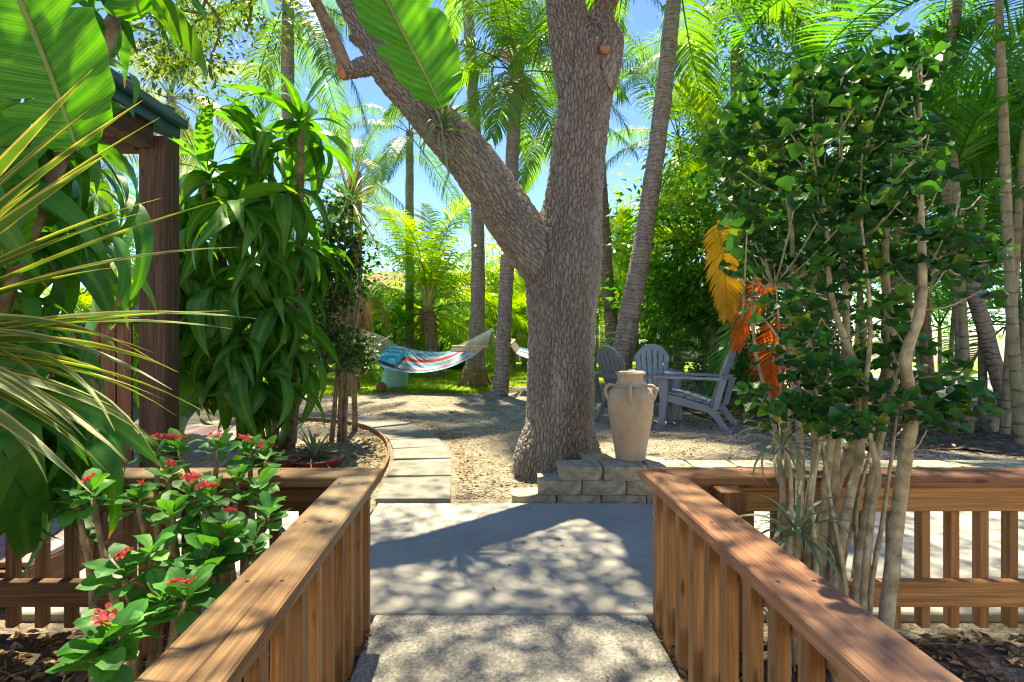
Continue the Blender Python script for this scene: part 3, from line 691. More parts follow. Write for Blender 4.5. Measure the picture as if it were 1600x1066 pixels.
def frond_mesh(name, mat, L, el, bend, nl, ll, lw, droop, vee=.25, fwd=.55, seg=3, seed=0, bare=.16, rr=.014, pw=1.2, ragged=.12):
    """feather-palm leaf starting at the origin, growing in +Y at elevation el and arching down"""
    r_ = random.Random(seed); n = 16; pts = [Vector((0, 0, 0))]; tan = []
    sway = r_.uniform(-.25, .25)
    for i in range(n):
        t = i / n; a = el - bend * t ** pw; T = Vector((math.sin(sway * t), math.cos(a), math.sin(a))).normalized(); tan.append(T); pts.append(pts[-1] + T * (L / n))
    tan.append(tan[-1]); mb = MB()
    mb.tube(pts, [rr * (1.5 if i == 0 else 1) * (1 - .85 * i / n) + .0012 for i in range(n + 1)], 5, False, off=0)
    vs = []; fs = []; g = []
    for s in (-1, 1):
        for k in range(nl):
            t = bare + (1 - bare) * (k + r_.random() * .6) / nl; f_ = min(n - 1e-4, t * n); i = int(f_); p = pts[i].lerp(pts[i + 1], f_ - i); T = tan[i]
            S = Vector((1, 0, 0)) * s; N = T.cross(Vector((-1, 0, 0))).normalized()
            if N.z < 0 and abs(T.z) < .98: N = -N
            tt = (t - bare) / (1 - bare); ln = ll * (.35 + .65 * math.sin(math.pi * min(1, .12 + tt * .85)) ** .7) * (1 - .35 * tt ** 3) * r_.uniform(1 - ragged, 1 + ragged * .5)
            D = (S * (1 - fwd * (.5 + .5 * tt)) + T * (fwd * (.5 + .6 * tt)) + N * (vee + r_.uniform(-.12, .12))).normalized()
            q = p.copy(); o = len(vs); dr = droop * r_.uniform(.7, 1.3)
            for m_ in range(seg + 1):
                u = m_ / seg; W_ = D.cross(N); W_ = (W_.normalized() if W_.length > .05 else T) * (lw * (.65 if m_ == 0 else (1 - .9 * u ** 2.2)) / 2)
                vs += [q - W_, q + W_]; g += [(-.3, u, k), (.3, u, k)]
                D = (D + Vector((0, 0, -dr * (u + .35)))).normalized(); q = q + D * (ln / seg)
            for m_ in range(seg): a = o + m_ * 2; fs.append((a, a + 1, a + 3, a + 2))
    mb.add(vs, fs, g, False); return mb.mesh(name, mat)
FR = {}
def fset(key, mat, L, specs, **kw):
    FR[key] = [frond_mesh('frond', M[mat], L, R(e), R(b), seed=i * 7 + len(key), **kw) for i, (e, b) in enumerate(specs)]
SP = [(82, 55), (68, 75), (52, 85), (36, 90), (18, 85), (0, 70), (-22, 55), (-45, 35)]
fset('coco', 'coco', 2.9, SP, nl=64, ll=.75, lw=.036, droop=.55, vee=.1)
fset('cocobright', 'cocobright', 3.1, SP, nl=72, ll=.85, lw=.036, droop=.5, vee=.12)
fset('queen', 'queen', 2.9, SP, nl=90, ll=.62, lw=.022, droop=.9, vee=.15, fwd=.35)
fset('queen_y', 'queen_y', 2.9, SP, nl=90, ll=.62, lw=.024, droop=.9, vee=.15, fwd=.35)
fset('areca', 'areca', 1.9, SP, nl=44, ll=.52, lw=.034, droop=.22, vee=.45, fwd=.6)
fset('areca_y', 'areca_y', 1.9, SP, nl=44, ll=.52, lw=.034, droop=.22, vee=.45, fwd=.6)
fset('yellow', 'dryyellow', 1.9, [(20, 95), (-30, 60), (-60, 20)], nl=50, ll=.40, lw=.026, droop=.3, vee=.1, fwd=.6)
fset('orange', 'dryorange', 1.7, [(20, 95), (-30, 60), (-60, 20)], nl=50, ll=.40, lw=.026, droop=.3, vee=.1, fwd=.6)
fset('brown', 'drybrown', 2.2, [(-35, 50), (-60, 25), (-75, 10)], nl=44, ll=.6, lw=.03, droop=.8, vee=.0, fwd=.5)
def put_frond(t, key, var, pos, az, scale, tilt=0.0):
    o = link('frond', FR[key][var], None, t); o.location = Vector(pos) - wloc(t); o.rotation_euler = (0, R(tilt), R(az)); o.scale = (scale,) * 3; return o
def crown(t, key, top, n, scale, lo=0, hi=7, az0=None, spread=360, skip=None):
    a = random.uniform(0, 360) if az0 is None else az0
    for i in range(n):
        u = i / max(1, n - 1); v = min(len(FR[key]) - 1, int(lo + (hi - lo) * u + random.random() * .8))
        az = a + (i * 137.5 if spread == 360 else random.uniform(-spread / 2, spread / 2))
        if skip and skip(az % 360, v): continue
        put_frond(t, key, v, Vector(top) + Vector((0, 0, -.10 * u)), az, scale * random.uniform(.85, 1.12), random.uniform(-12, 12))
def palm(label, base, path, mat, key, n, scale, lo=0, hi=7, cat='palm tree', name='palm_tree', group=None, extras=None, skip=None, seg=14):
    t = thing(name, label, cat, base, group); mb = MB(); A = spline(path, max(24, int(len(path) * 10)))
    mb.tube([Vector(a[:3]) for a in A], [a[3] * (1 + .035 * math.sin(i * 2.3)) for i, a in enumerate(A)], seg, True, .12); mb.build('trunk', M[mat], t)
    top = Vector(path[-1][:3]); crown(t, key, top, n, scale, lo, hi, skip=skip)
    if extras: extras(t, top)
    return t
def shaft_fibre(t, top, r=.16):
    mb = MB()
    for i in range(26):
        a = random.uniform(0, 6.28); rr_ = r * random.uniform(.5, 1)
        q = Vector((math.cos(a) * rr_, math.sin(a) * rr_, random.uniform(-.45, -.05)))
        stube(mb, [(*(top + q * .6 + Vector((0, 0, .1))), .02), (*(top + q), .028), (*(top + q * 1.7 + Vector((0, 0, .12))), .015)], 5, 5)
    mb.build('dry_sheath', M['fibre'], t)
def root_skirt(t, c, r, z0, h, n=70):
    mb = MB()
    for i in range(n):
        a = random.uniform(0, 6.28); q = Vector((math.cos(a), math.sin(a), 0)); h_ = h * random.uniform(.5, 1); rr_ = r * random.uniform(1.2, 1.75)
        stube(mb, [(*(c + q * r * .85 + Vector((0, 0, z0 + h_))), .016), (*(c + q * r * 1.1 + Vector((0, 0, z0 + h_ * .55))), .02), (*(c + q * rr_ + Vector((0, 0, z0 + .0))), .012)], 5, 5)
    mb.build('root_mass', M['fibre'], t)

# ------------------------------------------------------------------ leaf clouds
def cards(pos, dirs, L, W, fold=.3, hexa=False):
    n = len(pos); d_ = dirs / (np.linalg.norm(dirs, axis=1, keepdims=True) + 1e-9)
    up = rng.normal(size=(n, 3)) * .45 + np.array([0, 0, 1.0]); x = np.cross(d_, up); x /= (np.linalg.norm(x, axis=1, keepdims=True) + 1e-9); z = np.cross(x, d_)
    L = np.asarray(L).reshape(-1, 1) * np.ones((n, 1)); W = np.asarray(W).reshape(-1, 1) * np.ones((n, 1))
    b = pos; tip = pos + d_ * L - z * L * .18
    if hexa:
        ls = [pos + d_ * L * f_ + s * x * W * .5 * q + z * W * .5 * fold for s in (-1, 1) for f_, q in ((.28, .85), (.68, .8))]
        V = np.stack([b, tip, ls[0], ls[1], ls[2], ls[3]], 1).reshape(-1, 3); o = np.arange(n)[:, None] * 6
        Fc = np.concatenate([o + np.array([0, 1, 3, 2]), o + np.array([0, 4, 5, 1])], 0)
        gg = np.tile(np.array([[0, 0, 0], [0, 1, 0], [-1, .3, 0], [-1, .7, 0], [1, .3, 0], [1, .7, 0]]), (n, 1))
    else:
        l_ = pos + d_ * L * .45 - x * W * .5 + z * W * fold * .5; r__ = pos + d_ * L * .45 + x * W * .5 + z * W * fold * .5
        V = np.stack([b, r__, tip, l_], 1).reshape(-1, 3); Fc = np.arange(n)[:, None] * 4 + np.array([0, 1, 2, 3])
        gg = np.tile(np.array([[0, 0, 0], [1, .5, 0], [0, 1, 0], [-1, .5, 0]]), (n, 1))
    return V, Fc, gg
def blob_points(blobs, per):
    """cluster centres spread through ellipsoids: (centre, radii, clusters); then leaves around each"""
    C = []; O = []
    for c, r_, n in blobs:
        q = rng.normal(size=(n, 3)); q /= np.linalg.norm(q, axis=1, keepdims=True); q *= (rng.random((n, 1)) ** .42)
        C.append(np.array(c) + q * np.array(r_)); O.append(np.tile(np.array(c), (n, 1)))
    return np.vstack(C), np.vstack(O)
def cloud(name, blobs, per, L, W, mat, parent=None, keep=None, cr=.22, hexa=False, down=.25, twigs=None, twigmat=None):
    C, O = blob_points(blobs, per)
    if keep is not None:
        k_ = keep(C); C, O = C[k_], O[k_]
    n = len(C); off = rng.normal(size=(n, per, 3)) * cr * np.array([1, 1, .75]); pos = (C[:, None] + off).reshape(-1, 3)
    out = (C - O)[:, None] * .6 + off * 2.0 / max(cr, .01) * .5 + rng.normal(size=off.shape) * .5; dirs = out.reshape(-1, 3); dirs[:, 2] -= down
    if keep is not None:
        k_ = keep(pos); pos, dirs = pos[k_], dirs[k_]
    s = rng.uniform(.65, 1.15, len(pos)); V, Fc, gg = cards(pos, dirs, L * s, W * s, hexa=hexa)
    org = np.array(wloc(parent)) if parent else np.zeros(3)
    me = np_mesh(name, V - org, Fc, mat, gg); o = link(name, me, None, parent)
    if twigs:
        mb = MB(); idx = rng.choice(n, min(n, twigs), replace=False)
        for i in idx:
            a = Vector(O[i]); b = Vector(C[i]); m_ = a.lerp(b, .5) + Vector(rng.normal(size=3)) * .12; a = a.lerp(b, .1) + Vector((0, 0, -.15))
            stube(mb, [(*a, .016), (*m_, .011), (*b, .004)], 6, 4)
        tag(mb.build('twigs', twigmat or M['brownstem'], parent), kind='stuff')
    return o
def tree(label, base, trunks, blobs, per, L, W, mat, cat='tree', name='leafy_tree', cr=.25, keep=None, twigs=60, group=None, stemmat='brownstem', down=.25, hexa=False):
    t = thing(name, label, cat, base, group)
    for tr in trunks:
        mb = MB(); stube(mb, tr, 16, 9, .1); mb.build('trunk', M[stemmat], t)
    c = cloud('crown', blobs, per, L, W, M[mat], t, keep, cr, hexa, down, twigs, M[stemmat]); return t

# ------------------------------------------------------------------ the oak
oak = thing('oak_tree', 'huge forked oak with deeply furrowed grey bark in the middle of the yard', 'tree', (.55, 4.45, .05))
OY = 4.45
limbs = {
 'main': [pr(866, 768, OY, .41), pr(867, 740, OY, .345), pr(871, 712, OY, .300), pr(874, 670, OY, .275), pr(876, 600, OY, .262), pr(878, 520, OY, .254), pr(879, 450, OY, .275), pr(884, 390, OY, .275), pr(893, 330, OY, .237), pr(902, 250, OY, .215), pr(911, 180, OY, .208), pr(918, 120, OY, .213), pr(916, 80, OY, .20)],
 'up_left': [pr(905, 150, OY, .17), pr(893, 90, OY, .165), pr(886, 30, OY, .16), pr(880, -40, OY, .15), pr(868, -140, OY + .1, .135), pr(850, -260, OY + .3, .11), pr(830, -420, OY + .5, .07)],
 'up_right': [pr(918, 170, OY, .16), pr(936, 110, OY - .04, .165), pr(944, 70, OY - .04, .145), pr(940, 30, OY - .02, .10), pr(950, -5, OY - .1, .085), pr(985, -50, OY - .3, .08), pr(1040, -160, OY - .4, .06), pr(1090, -280, OY - .4, .04)],
 'left': [pr(868, 450, OY, .17), pr(840, 400, OY - .03, .20), pr(808, 355, OY - .06, .195), pr(770, 300, OY - .1, .19), pr(730, 245, OY - .13, .18), pr(690, 200, OY - .16, .168), pr(650, 150, OY - .2, .16), pr(612, 108, OY - .2, .15), pr(588, 72, OY - .2, .125), pr(560, 25, OY - .2, .105), pr(535, -25, OY - .2, .095), pr(490, -120, OY - .2, .085), pr(430, -240, OY - .2, .06)],
 'stub': [pr(598, 96, OY - .22, .10), pr(570, 104, OY - .28, .072), pr(545, 110, OY - .33, .062), pr(532, 113, OY - .36, .058)],
 'knob': [pr(590, 82, OY - .1, .07), pr(565, 66, OY + .0, .05), pr(548, 58, OY + .06, .035)],
}
mb = MB(); sk = []
for k_, pts in limbs.items():
    A = spline(pts, 10 * len(pts)); mb.tube([Vector(a[:3]) for a in A], [a[3] for a in A], 26, True, .10); sk.append(A)
for a in (1, 3, 5, 8):                            # root flare
    an = a * .7 + .2; q = Vector((math.cos(an), math.sin(an), 0)); b = Vector(P(868, 738, OY)); b.z = .0; rr_ = random.uniform(.24, .29)
    stube(mb, [(*(b + q * .16 + Vector((0, 0, .42))), .10), (*(b + q * .27 + Vector((0, 0, .15))), .12), (*(b + q * rr_ + Vector((0, 0, -.02))), .085), (*(b + q * (rr_ + .2) + Vector((0, 0, -.14))), .05)], 10, 10)
tmp = link('bark_tmp', mb.mesh('bark_tmp', M['oak']))
md = tmp.modifiers.new('r', 'REMESH'); md.mode = 'VOXEL'; md.voxel_size = .0095; md.use_smooth_shade = True
ms = tmp.modifiers.new('s', 'SMOOTH'); ms.factor = .5; ms.iterations = 26
dg = bpy.context.evaluated_depsgraph_get(); me = bpy.data.meshes.new_from_object(tmp.evaluated_get(dg), depsgraph=dg)
bpy.data.objects.remove(tmp)
V = np.empty(len(me.vertices) * 3, np.float32); me.vertices.foreach_get('co', V); V = V.reshape(-1, 3)
best = np.full(len(V), 1e9); acc = np.zeros((len(V), 3)); wsum = np.zeros((len(V), 1))
for li, A in enumerate(sk[:4]):
    Pn = A[:, :3]; T = np.gradient(Pn, axis=0); T /= np.linalg.norm(T, axis=1, keepdims=True)
    S = np.concatenate([[0], np.cumsum(np.linalg.norm(np.diff(Pn, axis=0), axis=1))])
    dd = np.full(len(V), 1e9); ix = np.zeros(len(V), int)
    for j in range(len(Pn)):
        q = ((V - Pn[j]) ** 2).sum(1); m_ = q < dd; dd[m_] = q[m_]; ix[m_] = j
    Td = (Pn[-1] - Pn[0]) / np.linalg.norm(Pn[-1] - Pn[0]); U = np.cross(Td, [0, 1, 0.]); U /= np.linalg.norm(U); W_ = np.cross(U, Td)
    rel = V - Pn[ix]; s_ = S[ix] + (rel * T[ix]).sum(1)
    loc = np.stack([rel @ U + li * 1.7, rel @ W_, s_ * .27], 1)
    wt = 1.0 / (np.maximum(np.sqrt(dd) / A[ix, 3], .2) ** 14)[:, None]
    acc = np.where(wt > wsum, loc, acc); wsum = np.maximum(wt, wsum)
me.vertices.foreach_set('co', (V - np.array(oak.location)).astype(np.float32).ravel())
for a_ in list(me.attributes):
    if a_.name in ('g',): me.attributes.remove(a_)
set_attr(me, 'bark', acc); me.materials.clear(); me.materials.append(M['oak'])
me.polygons.foreach_set('use_smooth', [True] * len(me.polygons)); link('trunk', me, None, oak)
mb = MB(); stube(mb, [pr(542, 108, OY - .34, .05), pr(528, 75, OY - .36, .046), pr(512, 40, OY - .38, .042), pr(492, 0, OY - .4, .04), pr(465, -60, OY - .4, .036), pr(420, -150, OY - .4, .03)], 20, 10, .12); mb.build('side_branch', M['brownstem'], oak)
c_ = P(531, 113, OY - .365); MB().lathe([(.001, .0), (.045, .0), (.05, -.01)], (0, 0, 0), 14)
mb = MB(); mb.tube([P(536, 112, OY - .36), P(529, 114, OY - .37)], [.054, .046], 14); mb.build('cut_end', m_plain('cut_wood', (.45, .24, .11), .9, .1, .3, 20), oak)
mb = MB(); mb.tube([P(946, 79, OY - .19), P(941, 74, OY - .26)], [.05, .02], 10, True, .2); mb.build('scar', m_plain('scar_wood', (.36, .19, .10), .9, .1, .3, 20), oak)
def above_frame(Cc):                              # the crown spreads above the picture
    return Cc[:, 2] > H + (CY + 60) / F * np.maximum(Cc[:, 1], .5) + .05
ob = [((-.6, 5.0, 6.6), (3.4, 2.2, 1.7), 105), ((1.9, 3.6, 5.2), (2.4, 2.3, 1.5), 60), ((-2.2, 3.4, 5.0), (2.2, 2.0, 1.4), 36), ((.3, 2.2, 4.2), (2.4, 1.6, 1.0), 80), ((3.6, 5.0, 6.4), (2.2, 2.0, 1.5), 60), ((.1, 4.7, 5.5), (2.0, 1.4, .9), 120), ((2.9, 4.9, 5.6), (1.6, 1.1, .9), 70), ((-.1, 5.15, 5.0), (1.0, .6, .35), 44)]  # unseen oak crown; several leaf masses added to shade the concrete slabs
cloud('crown', ob, 34, .085, .038, M['oakleaf'], oak, above_frame, .24, twigs=120)
tw = [(tuple(P(px, py, 4.6)), (rx, .5, rz), n) for px, py, rx, rz, n in ((250, 20, .35, .22, 12), (300, 60, .32, .25, 13), (340, 10, .30, .18, 10), (270, 95, .22, .16, 7), (385, 30, .12, .14, 4), (320, 120, .18, .12, 5), (425, 10, .2, .1, 4))]
cloud('hanging_twig_leaves', tw, 26, .075, .032, M['oakleaf'], oak, None, .12)
mb = MB()
for pts in (((330, -40), (318, 10), (290, 60), (270, 95)), ((322, 0), (345, 40), (330, 90), (322, 125)), ((310, 20), (270, 15), (240, 30)), ((395, -30), (392, 20), (385, 50))):
    stube(mb, [pr(px, py, 4.6, .016 - .004 * i) for i, (px, py) in enumerate(pts)], 12, 6)
mb.build('hanging_twig', M['brownstem'], oak)
# air plant on the limb
def rosette(name, label, cat, base, n, L, W, mat, elo, ehi, bend, prof=strap, nm='blade', group=None, fold=.3, seg=8, facing=None, ax=Vector((0, 0, 1))):
    t = thing(name, label, cat, base, group)
    ms = [leaf_mesh(nm, M[mat], L, W, seg, R(b), prof, fold, seed=i) for i, b in enumerate(bend)]
    for i in range(n):
        az = i * 2.39996 + random.uniform(-.2, .2); u = i / max(1, n - 1); el = R(ehi + (elo - ehi) * u + random.uniform(-8, 8))
        dv = sph(az, el); q = Vector((0, 0, 1)).rotation_difference(ax); dv = q @ dv
        place(random.choice(ms), nm, t, Vector(base) + dv * .015, dv, random.uniform(.7, 1.1), random.uniform(-.3, .3))
    return t
ap = P(690, 203, 4.08)
rosette('air_plant', 'silvery green air plant perched on the leaning oak limb', 'plant', ap, 46, .40, .022, 'air', -15, 88, (45, 80, 120, 150), ax=Vector((.25, -.45, .85)).normalized())

# ------------------------------------------------------------------ bird of paradise leaves hanging into the picture
bop = thing('giant_bird_of_paradise', 'giant bird of paradise with huge glossy paddle leaves hanging in from the top', 'plant', (-1.75, .75, 0))
def paddle_leaf(spine, W, mat, fold, N0, n=70, cols=9, seed=0, ripple=.012):
    """broad leaf following a spine of points; N0 = facing of the blade"""
    A = spline([tuple(p) for p in spine], n + 1); vs = []; g = []; fs = []; r_ = random.Random(seed); notch = {(int(n * r_.uniform(.12, .92)), r_.choice((-1, 1))): r_.uniform(.25, .8) for _ in range(9)}
    for i in range(n + 1):
        t = i / n; p = Vector(A[i]); T = (Vector(A[min(n, i + 1)]) - Vector(A[max(0, i - 1)])).normalized(); S = T.cross(Vector(N0)).normalized(); Nn = S.cross(T)
        w_ = W / 2 * max(.012, paddle(t))
        for c in range(cols):
            s = -1 + 2 * c / (cols - 1); tear = notch.get((i, 1 if s > 0 else -1), 1.0) if s else 1.0; s *= tear; vs.append(p + S * (s * w_) + Nn * (abs(s) ** 1.3 * w_ * fold + ripple * math.sin(t * 46 + abs(s) * 3 + seed) * abs(s))); g.append((s * .2, t * 14 + abs(s) * 1.2, seed))
    for i in range(n):
        for c in range(cols - 1): a = i * cols + c; fs.append((a, a + 1, a + cols + 1, a + cols))
    mb = MB(); mb.add(vs, fs, g, True); return mb, [Vector(a) for a in A]
LS = [([P(540, -150, 2.0), P(575, -60, 1.98), P(618, 30, 1.95), P(655, 100, 1.92), P(680, 150, 1.9), P(690, 168, 1.89)], .32, (.25, -.9, .2), .42, 1),
      ([P(-60, -200, 1.5), P(0, -70, 1.5), P(45, 30, 1.5), P(85, 130, 1.48), P(110, 200, 1.46), P(122, 235, 1.45)], .36, (.35, -.9, -.25), .10, 2),
      ([P(150, -260, 1.9), P(185, -130, 1.9), P(205, -60, 1.9), P(215, 5, 1.88), P(222, 30, 1.88)], .30, (-.3, -.8, .3), .2, 3),
      ([P(-120, 60, 1.7), P(-60, 170, 1.7), P(-20, 300, 1.68), P(10, 420, 1.66)], .34, (.5, -.8, .1), .15, 4)]
for spn, W, N0, fo, sd_ in LS:
    mb, A = paddle_leaf(spn, W, 'banana', fo, N0, seed=sd_); lf = mb.build('leaf', M['banana'], bop)
    m2 = MB(); m2.tube([a - Vector(N0) * -.004 for a in A], [.011 * (1 - .85 * i / len(A)) + .001 for i in range(len(A))], 6); m2.build('midrib', M['petiole'], lf)
    m2 = MB(); b0 = Vector((-1.75, .75, .9)); tp_ = A[0]; mid = b0.lerp(tp_, .5) + Vector((-.25, -.15, .75))
    stube(m2, [(*b0, .03), (*b0.lerp(mid, .6), .024), (*mid.lerp(tp_, .35), .018), (*tp_, .012)], 16, 8); m2.build('petiole', M['petiole'], bop)
mb = MB(); stube(mb, [(-1.75, .75, -.05, .09), (-1.75, .75, .5, .085), (-1.75, .75, 1.0, .06)], 10, 10); mb.build('stem', M['brownstem'], bop)

# ------------------------------------------------------------------ corn plants (dracaena)
def add_inst(mb, me, pos, dirv, scale, roll):
    y = Vector(dirv).normalized(); up = Vector((0, 0, 1)); z = up - y * up.dot(y)
    if z.length < .05: z = Vector((0, -1, .2)) - y * Vector((0, -1, .2)).dot(y)
    z.normalize(); Mx = Matrix((y.cross(z), y, z)).transposed() @ Matrix.Rotation(roll, 3, 'Y')
    mb.add([pos + Mx @ (v.co * scale) for v in me.vertices], [tuple(f.vertices) for f in me.polygons], [tuple(a.vector) for a in me.attributes['g'].data], True)
def dracaena(label, base, heads, stems, L, W, mat, per, name='corn_plant', extra=0):
    t = thing(name, label, 'plant', base)
    ms = [leaf_mesh('leaf', M[mat], L, W, 10, R(b), lance, .18, wave=.10, twist=random.uniform(-.5, .5), pw=p, seed=i) for i, (b, p) in enumerate(((25, 1.2), (60, 1.1), (95, .9), (125, .8), (150, .7), (165, .6)))]
    for s in stems:
        mb = MB(); stube(mb, s, 14, 8, .15); mb.build('cane', M['brownstem'], t)
    if extra:
        mx = MB()
        for hx, bias in heads:
            for i in range(extra):
                dv = sph(random.uniform(0, 6.28), R(random.uniform(-15, 45))); add_inst(mx, ms[random.choice((2, 3, 3, 4, 5))], Vector(hx) + Vector((random.uniform(-.12, .12), random.uniform(-.1, .25), random.uniform(-.15, .1))), dv, random.uniform(.6, 1.05), random.uniform(-.6, .6))
        tag(mx.build('foliage', M[mat], t), kind='stuff')
    for hx, bias in heads:
        h = Vector(hx)
        for i in range(per):
            az = i * 2.39996 + random.uniform(-.35, .35); u = i / per
            el = R(75 - 75 * u + random.uniform(-12, 12)) if bias else R(35 - 55 * u + random.uniform(-12, 12))
            v = min(5, int(u * 3.2 + random.random() * 2.2)) if bias else min(5, 2 + int(random.random() * 4))
            dv = sph(az, el); place(ms[v], 'leaf', t, h + Vector((0, 0, .12 * (1 - u))) + dv * .02, dv, random.choice((random.uniform(.5, .8), random.uniform(.75, 1.12))), random.uniform(-.7, .7))
    return t
hp = [(470, 205, 1, 5.2), (400, 235, 1, 5.0), (325, 285, 1, 4.9), (440, 310, 0, 5.0), (370, 340, 0, 4.8), (300, 385, 0, 4.85), (262, 335, 0, 4.9), (268, 450, 0, 4.8), (258, 545, 0, 4.85), (460, 400, 0, 5.1), (400, 430, 0, 4.75), (340, 470, 0, 4.7), (430, 490, 0, 4.9), (375, 545, 0, 4.7), (305, 540, 0, 4.9), (445, 560, 0, 5.0), (345, 600, 0, 4.85), (410, 610, 0, 4.85)]
heads = [(P(x, y, Y + random.uniform(-.1, .25)), b) for x, y, b, Y in hp]
b0 = Vector((-2.02, 5.35, 0))
stems = [[(b0.x + dx, b0.y + dy, -.02, .05), (b0.x + dx * 1.5, b0.y + dy, .7, .045), (*P(x, y + 30, 5.15), .035), (*P(x, y, 5.1), .028)] for dx, dy, x, y in ((0, 0, 400, 240), (.12, .1, 470, 210), (-.15, .05, 325, 290))]
dracaena('tall corn plant with hanging striped leaves behind the red flowers, by the porch post', b0, heads, stems, .78, .150, 'drac', 15, extra=12)
hp = [(40, 40, 1, 1.95), (165, 30, 1, 2.2), (30, 230, 0, 1.9), (105, 260, 0, 2.1), (-10, 330, 0, 1.8), (60, 400, 0, 2.0), (130, 110, 0, 2.25), (20, 520, 0, 1.9), (80, 560, 0, 2.0), (40, 660, 0, 1.85), (-20, 650, 0, 1.8), (95, 690, 0, 1.95), (190, -40, 1, 2.1), (15, 720, 0, 1.8), (110, 420, 0, 2.2), (150, 330, 0, 2.3)]
heads = [(P(x, y, Y), b) for x, y, b, Y in hp]; b0 = Vector((-1.85, 1.8, -.02))
stems = [[(b0.x + dx, b0.y, -.03, .026), (b0.x + dx * 1.4, b0.y + .02, .8, .024), (*P(x, y + 40, 1.95), .02), (*P(x, y, 1.95), .018)] for dx, x, y in ((0, 40, 50), (.1, 165, 40), (-.1, -10, 330))]
dracaena('large corn plant with broad drooping leaves at the left edge, in front of the porch', b0, heads, stems, .56, .092, 'drac_dark', 13)

sp_ = P(548, 318, 6.4); sg = Vector((sp_.x, sp_.y, 0))
sg_t = rosette('spiky_dracaena', 'narrow leaved brownish spiky dracaena head right of the tall corn plant', 'plant', sp_, 64, .62, .030, 'spiky', -55, 85, (10, 25, 45), fold=.3)
mb = MB(); stube(mb, [(sg.x + .05, sg.y, -.05, .035), (sg.x + .03, sg.y, 1.0, .03), (*sp_, .026)], 12, 8, .1); mb.build('stem', M['brownstem'], sg_t)
# ------------------------------------------------------------------ variegated screw pine close to the camera
pd = thing('variegated_screw_pine', 'spiky screw pine with long cream edged blades reaching in from the left', 'plant', (-1.5, 1.25, -.02))
pc = Vector((-1.47, 1.27, 1.08))
mb = MB(); stube(mb, [(-1.5, 1.25, -.05, .05), (-1.52, 1.26, .5, .045), (pc.x, pc.y, pc.z, .04)], 10, 9, .1); mb.build('stem', M['brownstem'], pd)
bm_ = {}
for key in ('pand', 'pand_pale'):
    bm_[key] = [leaf_mesh('blade', M[key], 1.0, .042, 14, R(b), strap, .35, twist=tw_, pw=1.7, seed=i) for i, (b, tw_) in enumerate(((8, .2), (18, -.3), (34, .4), (55, -.4), (80, .5)))]
targets = [(150, 128, 0), (163, 150, 0), (110, 190, 0), (205, 165, 0), (238, 190, 0), (165, 255, 0), (60, 300, 0), (330, 318, 0), (250, 322, 1), (225, 345, 1), (345, 395, 1), (380, 505, 1), (350, 520, 1), (190, 430, 1), (345, 490, 0), (240, 560, 2), (300, 600, 2), (235, 640, 2), (180, 660, 2), (330, 660, 2), (270, 720, 3), (215, 740, 3), (150, 750, 3), (250, 690, 3), (110, 700, 3), (60, 760, 3), (20, 830, 4), (-10, 780, 4), (190, 600, 2), (90, 620, 3), (280, 655, 2), (130, 560, 2)]
for i, (px, py, v) in enumerate(targets):
    tg = P(px, py, random.uniform(1.05, 1.42)); dv = tg - pc; dist = dv.length
    bend_ = R((8, 18, 34, 55, 80)[v]); lift = bend_ * .42
    hz_ = math.hypot(dv.x, dv.y); el = math.atan2(dv.z, hz_) + lift; dirv = Vector((dv.x / hz_ * math.cos(el), dv.y / hz_ * math.cos(el), math.sin(el)))
    key = 'pand_pale' if (py > 520 and random.random() < .45) else 'pand'
    ch = (1.0, .995, .985, .96, .92)[v]
    place(bm_[key][v], 'blade', pd, pc + dirv * .02, dirv, dist / ch, random.uniform(-.6, .6))
wide = leaf_mesh('blade', M['pand_pale'], 1.0, .062, 14, R(40), strap, .3, twist=.3, pw=1.6, seed=3)
for px, py, Y in ((130, 690, .98), (60, 800, .95), (215, 625, 1.0), (165, 735, 1.05), (20, 700, .92), (255, 575, 1.08)):
    dv = P(px, py, Y) - pc; hz_ = math.hypot(dv.x, dv.y); el = math.atan2(dv.z, hz_) + R(17); dirv = Vector((dv.x / hz_ * math.cos(el), dv.y / hz_ * math.cos(el), math.sin(el))); place(wide, 'blade', pd, pc + dirv * .02, dirv, dv.length / .975, random.uniform(-.4, .4))
for i in range(16):                               # blades on the far side, out of the picture
    az = random.uniform(2.0, 4.6); dv = sph(az, R(random.uniform(-10, 70))); place(bm_['pand'][random.randrange(1, 5)], 'blade', pd, pc, dv, random.uniform(.75, 1), 0)

# ------------------------------------------------------------------ crown of thorns with red flowers
ct = thing('crown_of_thorns', 'crown of thorns bush with round green leaves and red flowers behind the left railing', 'shrub', (-1.0, 1.6, -.02))
lm = [leaf_mesh('leaf', M['thorn'], .078, .046, 6, R(b), obov, .12, wave=.12, seed=i) for i, b in enumerate((10, 35, 60))]
fm = []
for k_ in range(3):
    mb = MB()
    for j in range(5):
        a0 = j * 2.5 + k_; c = Vector((math.cos(a0) * .011, math.sin(a0) * .011, .004 * (j % 3)))
        for s in (-1, 1):
            vs = [c] + [c + Vector((s * (.009 + .008 * math.cos(q)), .008 * math.sin(q) * 1.1, .003 + .002 * math.sin(q * 2))) for q in np.linspace(0, 5.4, 7)]
            rz = Matrix.Rotation(a0, 3, 'Z'); vs = [c + rz @ (v - c) for v in vs]; mb.add(vs, [(0, i, i % 7 + 1) for i in range(1, 8)])
    fm.append(mb.mesh('flower', M['red']))
